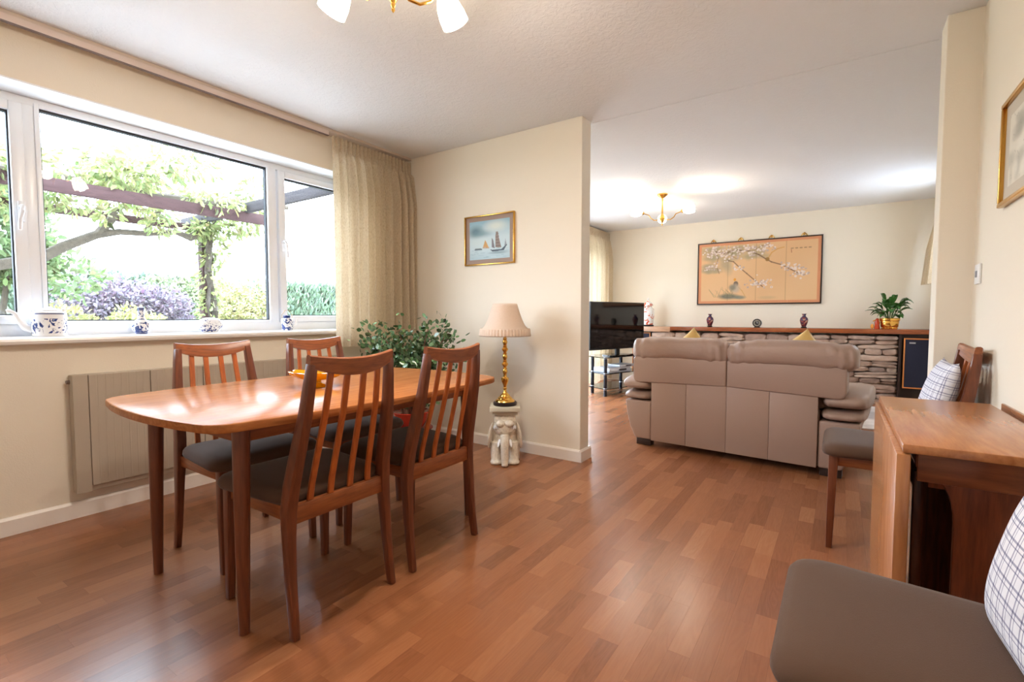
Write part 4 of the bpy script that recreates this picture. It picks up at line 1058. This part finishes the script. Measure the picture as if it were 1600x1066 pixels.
b = MB(); b.box(FX1+.005, 1.82, .06, .335, .0, .825); b.box(FX1+.003, FX1+.028, -.02, .06, 0, .825); b.build('alcove', M['cabinet'], fp, smooth=0)
b = MB(); b.box(-1.75, FX0-.005, .10, .335, 0, .805); b.build('alcove', M['cabinet'], fp, smooth=0)
def speaker(name, label, x0, x1, z0, z1, y, dep, badge):
    t = thing(name, label, 'speaker', ((x0+x1)/2, y, z0)); hw = (x1-x0)/2; h = z1-z0
    b = MB(); b.box(-hw, hw, .004, dep, 0, h); b.build('cabinet', M['cabinet'], t, bevel=.003)
    b = MB(); wd = .014
    b.box(-hw, hw, -.008, .006, h-wd, h).box(-hw, hw, -.008, .006, 0, wd).box(-hw, -hw+wd, -.008, .006, wd, h-wd).box(hw-wd, hw, -.008, .006, wd, h-wd); b.build('grille_frame', M['orangewood'], t, bevel=.002)
    b = MB(); b.box(-hw+wd, hw-wd, -.002, .005, wd, h-wd); gr = b.build('grille', M['speaker'], t, smooth=0)
    if badge:
        b = MB(); b.box(-hw+.05, -hw+.105, -.005, -.001, h-.062, h-.045); b.build('badge', M['silver'], gr, bevel=.001)
speaker('loudspeaker', 'wall speaker with navy grille right of the stone fireplace', .612, .905, .205, .780, 7.10, .07, True)
speaker('loudspeaker', 'wall speaker with orange edge left of the fireplace behind the television', -2.61, -2.335, .22, .79, 7.145, .07, False)

# ornaments on the mantel
ZM = .8805
def ornvase(x, label):
    t = thing('ornament_vase', label, 'vase', (x, 7.20, ZM), group='red and blue vases on the mantel')
    b = MB(); b.lathe([(.001, 0), (.032, 0), (.034, .010), (.028, .018), (.024, .020)], 20, cap=False); b.build('stand', M['black'], t)
    m, nt, b_ = newmat('enamel_pattern'); tc = N(nt, 'ShaderNodeTexCoord'); vo = N(nt, 'ShaderNodeTexVoronoi', i_Scale=42.); L(nt, tc.outputs['Object'], vo.inputs['Vector'])
    rp = ramp(nt, [(0, rgb(196, 160, 140)), (.22, rgb(140, 60, 56)), (.5, rgb(96, 38, 42)), (.8, rgb(40, 44, 86))]); L(nt, vo.outputs['Color'], rp.inputs['Fac']); L(nt, rp.outputs[0], b_.inputs['Base Color']); b_.inputs['Roughness'].default_value = .2
    b = MB(); b.lathe([(.001, .018), (.022, .018), (.026, .026), (.040, .065), (.047, .100), (.040, .128), (.022, .146), (.018, .158), (.020, .170), (.030, .182), (.026, .182), (.014, .170), (.001, .165)], 24); b.build('vase_body', m, t)
ornvase(-1.512, 'small red enamel vase on the mantel left of the clock')
ornvase(-.380, 'small red enamel vase on the mantel right of the clock')
ck = thing('mantel_clock', 'small round dark clock in the middle of the mantel', 'clock', (-.915, 7.20, ZM))
RX = Matrix.Translation((0, 0, .060)) @ Matrix.Rotation(pi/2, 4, 'X')
b = MB(); b.lathe([(.001, -.02), (.054, -.02), (.056, -.012), (.056, .018), (.050, .022), (.044, .018), (.001, .018)], 32, M=RX); b.build('case', plain('dark_clock_case', rgb(48, 40, 36), .3), ck)
b = MB(); b.lathe([(.001, .0182), (.040, .0182), (.040, .0195), (.001, .0195)], 32, M=RX); dl = b.build('dial', plain('pale_dial', rgb(150, 144, 128), .4), ck)
b = MB(); b.lathe([(.001, .0196), (.027, .0196), (.027, .0202), (.001, .0202)], 28, M=RX); b.build('dial_centre', plain('dark_dial', rgb(40, 36, 34), .4), dl)
b = MB(); b.box(-.0015, .0015, -.0225, -.021, .058, .088).box(0, .022, -.0225, -.021, .0585, .0615); b.build('hands', M['white'], ck)
b = MB(); b.box(-.035, .035, -.015, .02, 0, .010); b.build('foot', M['black'], ck, bevel=.002)
jr = thing('ginger_jar', 'white lidded jar with red flowers on the left end of the mantel', 'jar', (-2.395, 7.20, ZM-.001))
b = MB(); b.lathe([(.001, 0), (.085, 0), (.088, .012), (.078, .024), (.001, .024)], 28); b.build('stand', M['black'], jr)
m, nt, b_ = newmat('jar_flowers'); tc = N(nt, 'ShaderNodeTexCoord'); nz = N(nt, 'ShaderNodeTexNoise', i_Scale=17., i_Detail=3., i_Distortion=1.); L(nt, tc.outputs['Object'], nz.inputs['Vector'])
rp = ramp(nt, [(.53, rgb(240, 236, 232)), (.57, rgb(222, 120, 84)), (.66, rgb(196, 62, 40))]); L(nt, nz.outputs['Fac'], rp.inputs['Fac']); L(nt, rp.outputs[0], b_.inputs['Base Color']); b_.inputs['Roughness'].default_value = .15
b = MB(); b.lathe([(.001, .022), (.070, .022), (.078, .06), (.090, .17), (.093, .225), (.084, .262), (.056, .282), (.050, .300), (.001, .302)], 32); b.build('jar_body', m, jr)
b = MB(); b.lathe([(.066, .300), (.072, .306), (.070, .318), (.052, .352), (.022, .376), (.009, .386), (.009, .394), (.018, .408), (.014, .424), (.001, .432)], 28, cap=False); b.build('lid', m, jr)
# peace lily
pl = thing('potted_lily', 'peace lily in a brass pot on the right end of the mantel', 'plant', (.482, 7.20, ZM))
b = MB(); b.lathe([(.001, 0), (.075, 0), (.080, .012), (.076, .018), (.084, .030), (.092, .085), (.090, .092), (.098, .100), (.100, .125), (.095, .128), (.090, .118), (.001, .110)], 32); b.build('pot', M['brass'], pl)
lm = plain('lily_leaf', rgb(58, 104, 42), .35, var=.25, bscale=20.)
r_ = random.Random(14)
def lily_leaf(a, reach, rise, droop, wd):
    c_, s_ = cos(a), sin(a); m_ = 8; L_ = []; Rr = []; Cn = []
    for k in range(m_+1):
        t_ = k/m_; q = .02+reach*t_; zz = .115+rise*sin(min(1, t_*1.15)*pi*.5) - droop*t_**3
        half = wd*(max(0, sin(pi*max(0, (t_-.38)/.62)**.75)) if t_ > .38 else 0)+.003
        if k == m_: half = .0005
        Cn.append((c_*q, s_*q, zz)); L_.append((c_*q-s_*half, s_*q+c_*half, zz+half*.35)); Rr.append((c_*q+s_*half, s_*q-c_*half, zz+half*.35))
    vs = []; fs = []
    for k in range(m_+1): vs += [L_[k], Cn[k], Rr[k]]
    for k in range(m_): fs += [(3*k, 3*k+1, 3*k+4, 3*k+3), (3*k+1, 3*k+2, 3*k+5, 3*k+4)]
    b = MB(); b.add(vs, fs); o = b.build('leaf', lm, pl, smooth=180); o.modifiers.new('t', 'SOLIDIFY').thickness = .0015
for k in range(54):
    a = 2*pi*k/27*1.0+r_.uniform(-.2, .2)
    if sin(a) > .35: continue
    lily_leaf(a, r_.uniform(.09, .20), r_.uniform(.06, .27), r_.uniform(0, .08), r_.uniform(.030, .046))
lily_leaf(pi*1.0, .22, .12, .02, .026); lily_leaf(pi*.03, .18, .15, .03, .026); lily_leaf(pi*1.2, .10, .30, 0, .03); lily_leaf(-pi*.3, .06, .28, 0, .035)
fg = thing('figurine', 'small orange and red glass figurine beside the brass plant pot', 'figurine', (.365, 7.165, ZM))
b = MB(); b.lathe([(.001, 0), (.026, 0), (.028, .01), (.022, .05), (.026, .075), (.016, .098), (.018, .112), (.010, .125), (.001, .128)], 20); b.build('body', plain('red_amber_glass', rgb(186, 60, 24), .15), fg)
b = MB(); b.tube([(-.012, 0, .105), (-.036, -.005, .095), (-.045, -.005, .088)], [.008, .007, .003], n=8); b.ball((-.045, .0, .03), (.018, .016, .03)); b.build('beak', plain('amber_beak', rgb(226, 150, 60), .2), fg)

# rug in front of the fireplace
rg = thing('rug', 'pale grey fringed rug on the floor between sofa and fireplace', 'rug', (-.55, 6.10, 0))
rgm, nt, b_ = newmat('pale_rug'); tc = N(nt, 'ShaderNodeTexCoord'); vo = N(nt, 'ShaderNodeTexVoronoi', i_Scale=5.); L(nt, tc.outputs['Object'], vo.inputs['Vector'])
rp = ramp(nt, [(.2, rgb(214, 206, 200)), (.5, rgb(196, 186, 180)), (.8, rgb(170, 160, 158))]); L(nt, vo.outputs['Distance'], rp.inputs['Fac']); L(nt, rp.outputs[0], b_.inputs['Base Color']); b_.inputs['Roughness'].default_value = .95
b = MB(); b.box(-.93, .93, -.68, .68, .0005, .014); b.build('pile', rgm, rg, bevel=.004)
b = MB()
for k in range(100):
    y = -.67+1.34*k/99
    for s in (-1, 1): b.tube([(s*.93, y, .006), (s*.975, y+random.uniform(-.006, .006), .003)], .0025, n=4)
o = b.build('fringe', plain('rug_fringe', rgb(206, 198, 188), .95), rg, smooth=0); o['kind'] = 'stuff'

# ------------------------------------------------------------------ television, stand, players
TVC = Vector((-2.47, 6.22)); TVA = math.atan2(6.80-5.70, -2.33+2.66)
def tvl(name, label, cat, z): return thing(name, label, cat, (TVC.x, TVC.y, z), TVA)
# local x along the screen (away from the viewer), local -y towards the room
ts = tvl('tv_stand', 'black glass television stand with dark tube legs', 'tv stand', 0)
def shelf(z, k=1.0):
    ol_ = round_poly([(-.46*k, -.16), (.46*k, -.16), (.40*k, .20), (.20*k, .30), (-.20*k, .30), (-.40*k, .20)], .05, 4)
    b = MB(); b.prism(ol_, z, z+.010); return b.build('shelf', M['darkglass'], ts, smooth=30)
shelf(.495); shelf(.285, .96); shelf(.09, .96)
for (x, y) in ((-.40, -.115), (.40, -.115), (-.30, .19), (.30, .19)):
    b = MB(); b.tube([(x, y, 0), (x, y, .494)], .022, n=14); lg = b.build('leg', M['darktube'], ts)
    for z in (.088, .284, .490):
        b = MB(); b.lathe([(.0235, z-.006), (.0245, z), (.0245, z+.014), (.0235, z+.017)], 14, c=(x, y, 0)); b.build('collar', M['silver'], lg)
tv = tvl('television', 'large black flat-screen television on the glass stand', 'television', .5055)
hw, h0, h1 = .57, .085, .715
b = MB(); b.box(-hw, hw, .0, .035, h0, h1); b.build('case', M['black'], tv, bevel=.006)
b = MB(); b.box(-hw+.012, hw-.012, -.003, .002, h0+.022, h1-.012); b.build('screen', M['blackgloss'], tv, smooth=0)
b = MB(); b.box(-.04, .04, .005, .03, .014, h0+.05); b.build('neck', M['black'], tv, bevel=.004)
b = MB(); b.pad(round_poly([(-.26, -.10), (.26, -.10), (.22, .12), (-.22, .12)], .06, 5), [(0, .004), (.004, 0), (.010, .002), (.014, .02)]); b.build('foot', M['blackgloss'], tv, smooth=40)
def player(label, z, w_, h_, d_, dx):
    t = tvl('disc_player', label, 'disc player', z)
    b = MB(); b.box(dx-w_/2, dx+w_/2, -.13, -.13+d_, 0, h_); b.build('case', M['silver'], t, bevel=.004)
    b = MB(); b.box(dx-w_*.05, dx+w_*.3, -.133, -.129, h_*.35, h_*.7); b.build('display', M['black'], t)
    b = MB(); b.box(dx-w_*.44, dx-w_*.12, -.134, -.129, h_*.4, h_*.62); b.build('drawer', M['white'], t, bevel=.001)
player('wide silver disc player on the middle shelf of the television stand', .2955, .43, .062, .27, -.12)
player('slim silver box resting on top of the wider disc player', .358, .30, .034, .20, .02)

# ------------------------------------------------------------------ garden outside the window
M['grass'] = plain('lawn', rgb(76, 92, 52), .9, var=.25, bscale=3.)
b = MB(); b.box(-45, XW-.32, -25, 35, -.35, -.25); o = b.build('lawn', M['grass'], smooth=0); tag(o, 'short green lawn stretching outside the window', 'lawn'); o['kind'] = 'stuff'
b = MB(); b.box(-8.0, XW-.32, -3.5, 9.0, -.25, -.21); o = b.build('reflector', plain('pale_bounce_grey', rgb(178, 176, 172), .85, var=.1, bscale=4.), smooth=0); tag(o, 'added pale slab outside, unseen below the sill, bouncing sky light indoors', 'reflector'); o['kind'] = 'structure'  # unseen slab added to bounce neutral sky light up to the ceiling
M['beam'] = wood('weathered_pergola_timber', rgb(44, 30, 31), rgb(74, 54, 54), 'Y', rough=.8, spec=.2)
M['beam_x'] = wood('grey_pergola_rafter', rgb(38, 35, 38), rgb(66, 62, 64), 'X', rough=.8, spec=.2)
M['bark'] = plain('pale_vine_bark', rgb(74, 66, 56), .85, bump=.6, bscale=25., var=.3)
pg = thing('pergola', 'brown timber pergola outside the dining window', 'pergola', (-6.0, 2.5, -.25))
for x, z, h, ye in ((-5.6, 2.15, .115, .75), (-6.8, 2.145, .085, .60)):
    b = MB(); b.box(x+6-.022, x+6+.022, -5.0, ye, z+.25-h/2, z+.25+h/2); b.build('beam', M['beam'], pg, bevel=.004)
for y in (-1.9, .2, 2.92):
    b = MB(); b.box(-1.2, 2.3, y-2.5-.025, y-2.5+.025, 2.25+.25-.055, 2.25+.25+.055); b.build('rafter', M['beam_x'], pg, bevel=.004)
for y in (3.0, -.9):
    b = MB(); b.box(-.86, -.74, y-2.5-.06, y-2.5+.06, 0, 2.36); b.build('post', M['beam'], pg, bevel=.006)
# climbing vine on the pergola
vn = thing('climbing_vine', 'pale green climbing vine with twisting limbs over the pergola', 'vine', (-6.6, 3.0, -.25))
def V(x, y, z): return (x+6.6, y-3.0, z+.25)
b = MB()
b.tube([V(-6.70, 3.02, -.25), V(-6.62, 2.97, .5), V(-6.70, 3.06, 1.1), V(-6.64, 2.96, 1.6), V(-6.66, 3.0, 2.05), V(-6.5, 3.1, 2.35)], [.05, .045, .04, .04, .045, .035], n=8)
b.tube([V(-6.60, 3.05, -.25), V(-6.66, 3.0, .6), V(-6.60, 2.93, 1.2), V(-6.68, 3.03, 1.75), V(-6.6, 2.9, 2.1)], [.03, .028, .026, .025, .02], n=8)
b.build('stem', M['bark'], vn)
b = MB(); b.tube([V(-6.6, 2.93, 2.12), V(-6.6, 2.75, 1.985), V(-6.6, 2.6, 2.035), V(-6.6, 2.307, 1.975), V(-6.6, 2.05, 1.96), V(-6.6, 1.843, 1.90), V(-6.6, 1.58, 1.745), V(-6.6, 1.40, 1.61), V(-6.6, .9, 1.45)], [.05, .045, .034, .032, .034, .044, .05, .05, .05], n=10); b.build('limb', M['bark'], vn)
b = MB(); b.tube([V(-6.6, 2.29, 1.98), V(-6.58, 2.34, 2.1), V(-6.5, 2.40, 2.25), V(-6.4, 2.45, 2.42)], [.03, .03, .03, .026], n=8); b.build('limb', M['bark'], vn)
b = MB(); b.tube([V(-6.6, 1.86, 1.91), V(-6.6, 1.98, 2.08), V(-6.5, 2.0, 2.2)], [.045, .04, .03], n=8); b.build('limb', M['bark'], vn)
b = MB(); b.tube([V(-6.1, .2, 2.25), V(-6.0, 1.2, 2.30), V(-6.05, 2.2, 2.30), V(-6.0, 2.9, 2.34), V(-5.9, 3.6, 2.42)], [.05, .05, .045, .04, .03], n=8); b.build('limb', M['bark'], vn)
bl = []
r_ = random.Random(31)
for k in range(34):
    y = r_.uniform(.2, 3.5); x = r_.uniform(-6.9, -5.4); bl.append((V(x, y, r_.uniform(2.3, 2.62) - .10*abs(y-2.3)), (r_.uniform(.15, .3), r_.uniform(.15, .34), r_.uniform(.08, .2))))
for k in range(12):
    y = r_.uniform(.6, 3.1); bl.append((V(r_.uniform(-6.8, -6.2), y, r_.uniform(2.02, 2.2)), (.12, r_.uniform(.1, .22), r_.uniform(.06, .12))))
bl += [(V(-6.6, 3.02, 2.1), (.2, .30, .14)), (V(-6.5, 3.2, 2.2), (.2, .3, .12)), (V(-6.72, 3.02, 1.5), (.12, .14, .4)), (V(-6.72, 3.02, 1.0), (.12, .14, .4)), (V(-6.72, 3.05, 1.85), (.13, .2, .2))]
P0, D0 = blob_points(bl, 7500); D0 = D0*.6+rng.normal(size=D0.shape)*.5; D0[:, 2] -= .5
o = leaf_mesh('foliage', M['leaf'], P0, D0, rng.uniform(.05, .105, len(P0)), tint((.18, .205, .085), len(P0), .3), vn, asp=.42); o['kind'] = 'stuff'
def shrub(name, label, base, blobs, n_, size, col, cat, var=.28, trunk=None, asp=.5):
    t = thing(name, label, cat, base)
    bl_ = [((c[0]-base[0], c[1]-base[1], c[2]-base[2]), r) for c, r in blobs]
    P0, D0 = blob_points(bl_, n_); D0 = D0*.7+rng.normal(size=D0.shape)*.6
    o = leaf_mesh('foliage', M['leaf'], P0, D0, rng.uniform(size*.7, size*1.3, n_), tint(col, n_, var), t, asp=asp); o['kind'] = 'stuff'
    b = MB()
    for k in range(5):
        c, r = bl_[k % len(bl_)]; a = 1.3*k
        b.tube([(.05*cos(a), .05*sin(a), 0), (c[0]*.4+.1*cos(a), c[1]*.4+.1*sin(a), max(.1, c[2]*.5)), (c[0], c[1], max(.15, c[2]))], [trunk or .06, (trunk or .06)*.7, .02], n=7)
    b.build('trunk', M['bark'], t)
    return t
def rb(cx, cy, cz, sx, sy, sz, n_, r0, seed):
    q = random.Random(seed); return [((cx+q.uniform(-1, 1)*sx, cy+q.uniform(-1, 1)*sy, cz+q.uniform(-1, 1)*sz), (r0*q.uniform(.7, 1.3), r0*q.uniform(.7, 1.3), r0*q.uniform(.6, 1.1))) for _ in range(n_)]
GZ = -.24
shrub('tree', 'light green tree at the left of the window beyond the pergola', (-8.9, 1.2, GZ), rb(-8.9, 1.25, 2.4, .6, .55, .75, 12, .42, 1) + rb(-8.7, 1.8, 1.75, .3, .3, .2, 4, .3, 2), 7500, .10, (.12, .165, .075), 'tree')
shrub('maple', 'purple-leaved maple filling the lower middle of the window', (-11, 3.5, GZ), rb(-11, 3.5, 1.05, .6, .62, .35, 16, .42, 3), 11000, .085, (.15, .125, .15), 'tree')
shrub('shrub', 'yellow-green shrub in the lower right of the middle pane', (-9.5, 4.85, GZ), rb(-9.5, 4.85, 1.05, .4, .42, .5, 14, .36, 4), 9000, .07, (.26, .25, .12), 'shrub')
shrub('tree', 'slender green tree between the maple and the yellow shrub', (-13, 5.0, GZ), rb(-13, 5.0, 1.2, .3, .5, .6, 10, .4, 5), 6000, .10, (.16, .19, .11), 'tree')
shrub('shrub', 'low lime shrub in front of the maple behind the bottle vase', (-8.2, 2.75, GZ), rb(-8.2, 2.75, .75, .3, .35, .2, 6, .25, 6), 2600, .065, (.23, .24, .09), 'shrub')
shrub('shrub', 'low yellow-green shrub behind the large teapot', (-8.2, 1.95, GZ), rb(-8.2, 1.95, .85, .3, .35, .15, 6, .25, 7), 2600, .065, (.24, .24, .10), 'shrub')
hd = thing('hedge', 'tall clipped conifer hedge along the far end of the garden', 'hedge', (-16.6, 8, -.249))
P0 = np.stack([rng.uniform(-.5, .6, 26000), rng.uniform(-14, 12, 26000), rng.uniform(.1, 2.40, 26000)], 1); P0[:, 0] = np.where(rng.random(26000) < .75, .55+rng.normal(size=26000)*.05, P0[:, 0]); D0 = rng.normal(size=(26000, 3))*.35 + np.array([.35, 0, 1.0])
o = leaf_mesh('foliage', M['leaf'], P0, D0, rng.uniform(.14, .26, 26000), tint((.15, .20, .14), 26000, .2), hd, asp=.4); o['kind'] = 'stuff'
b = MB(); b.box(-.5, .5, -14, 12, 0, 2.35); b.build('core', plain('hedge_core', rgb(44, 60, 36), .9, var=.3, bscale=6.), hd, smooth=0)
b = MB(); b.box(-4.0, -3.514, -3, 9, 2.42, 2.56); b.box(-4.02, -4.0, -3, 9, 2.40, 2.58); tag(b.build('eaves_board', plain('white_soffit', rgb(236, 238, 240), .5), bevel=.002), 'white eaves board along the outside of the house', 'eaves')
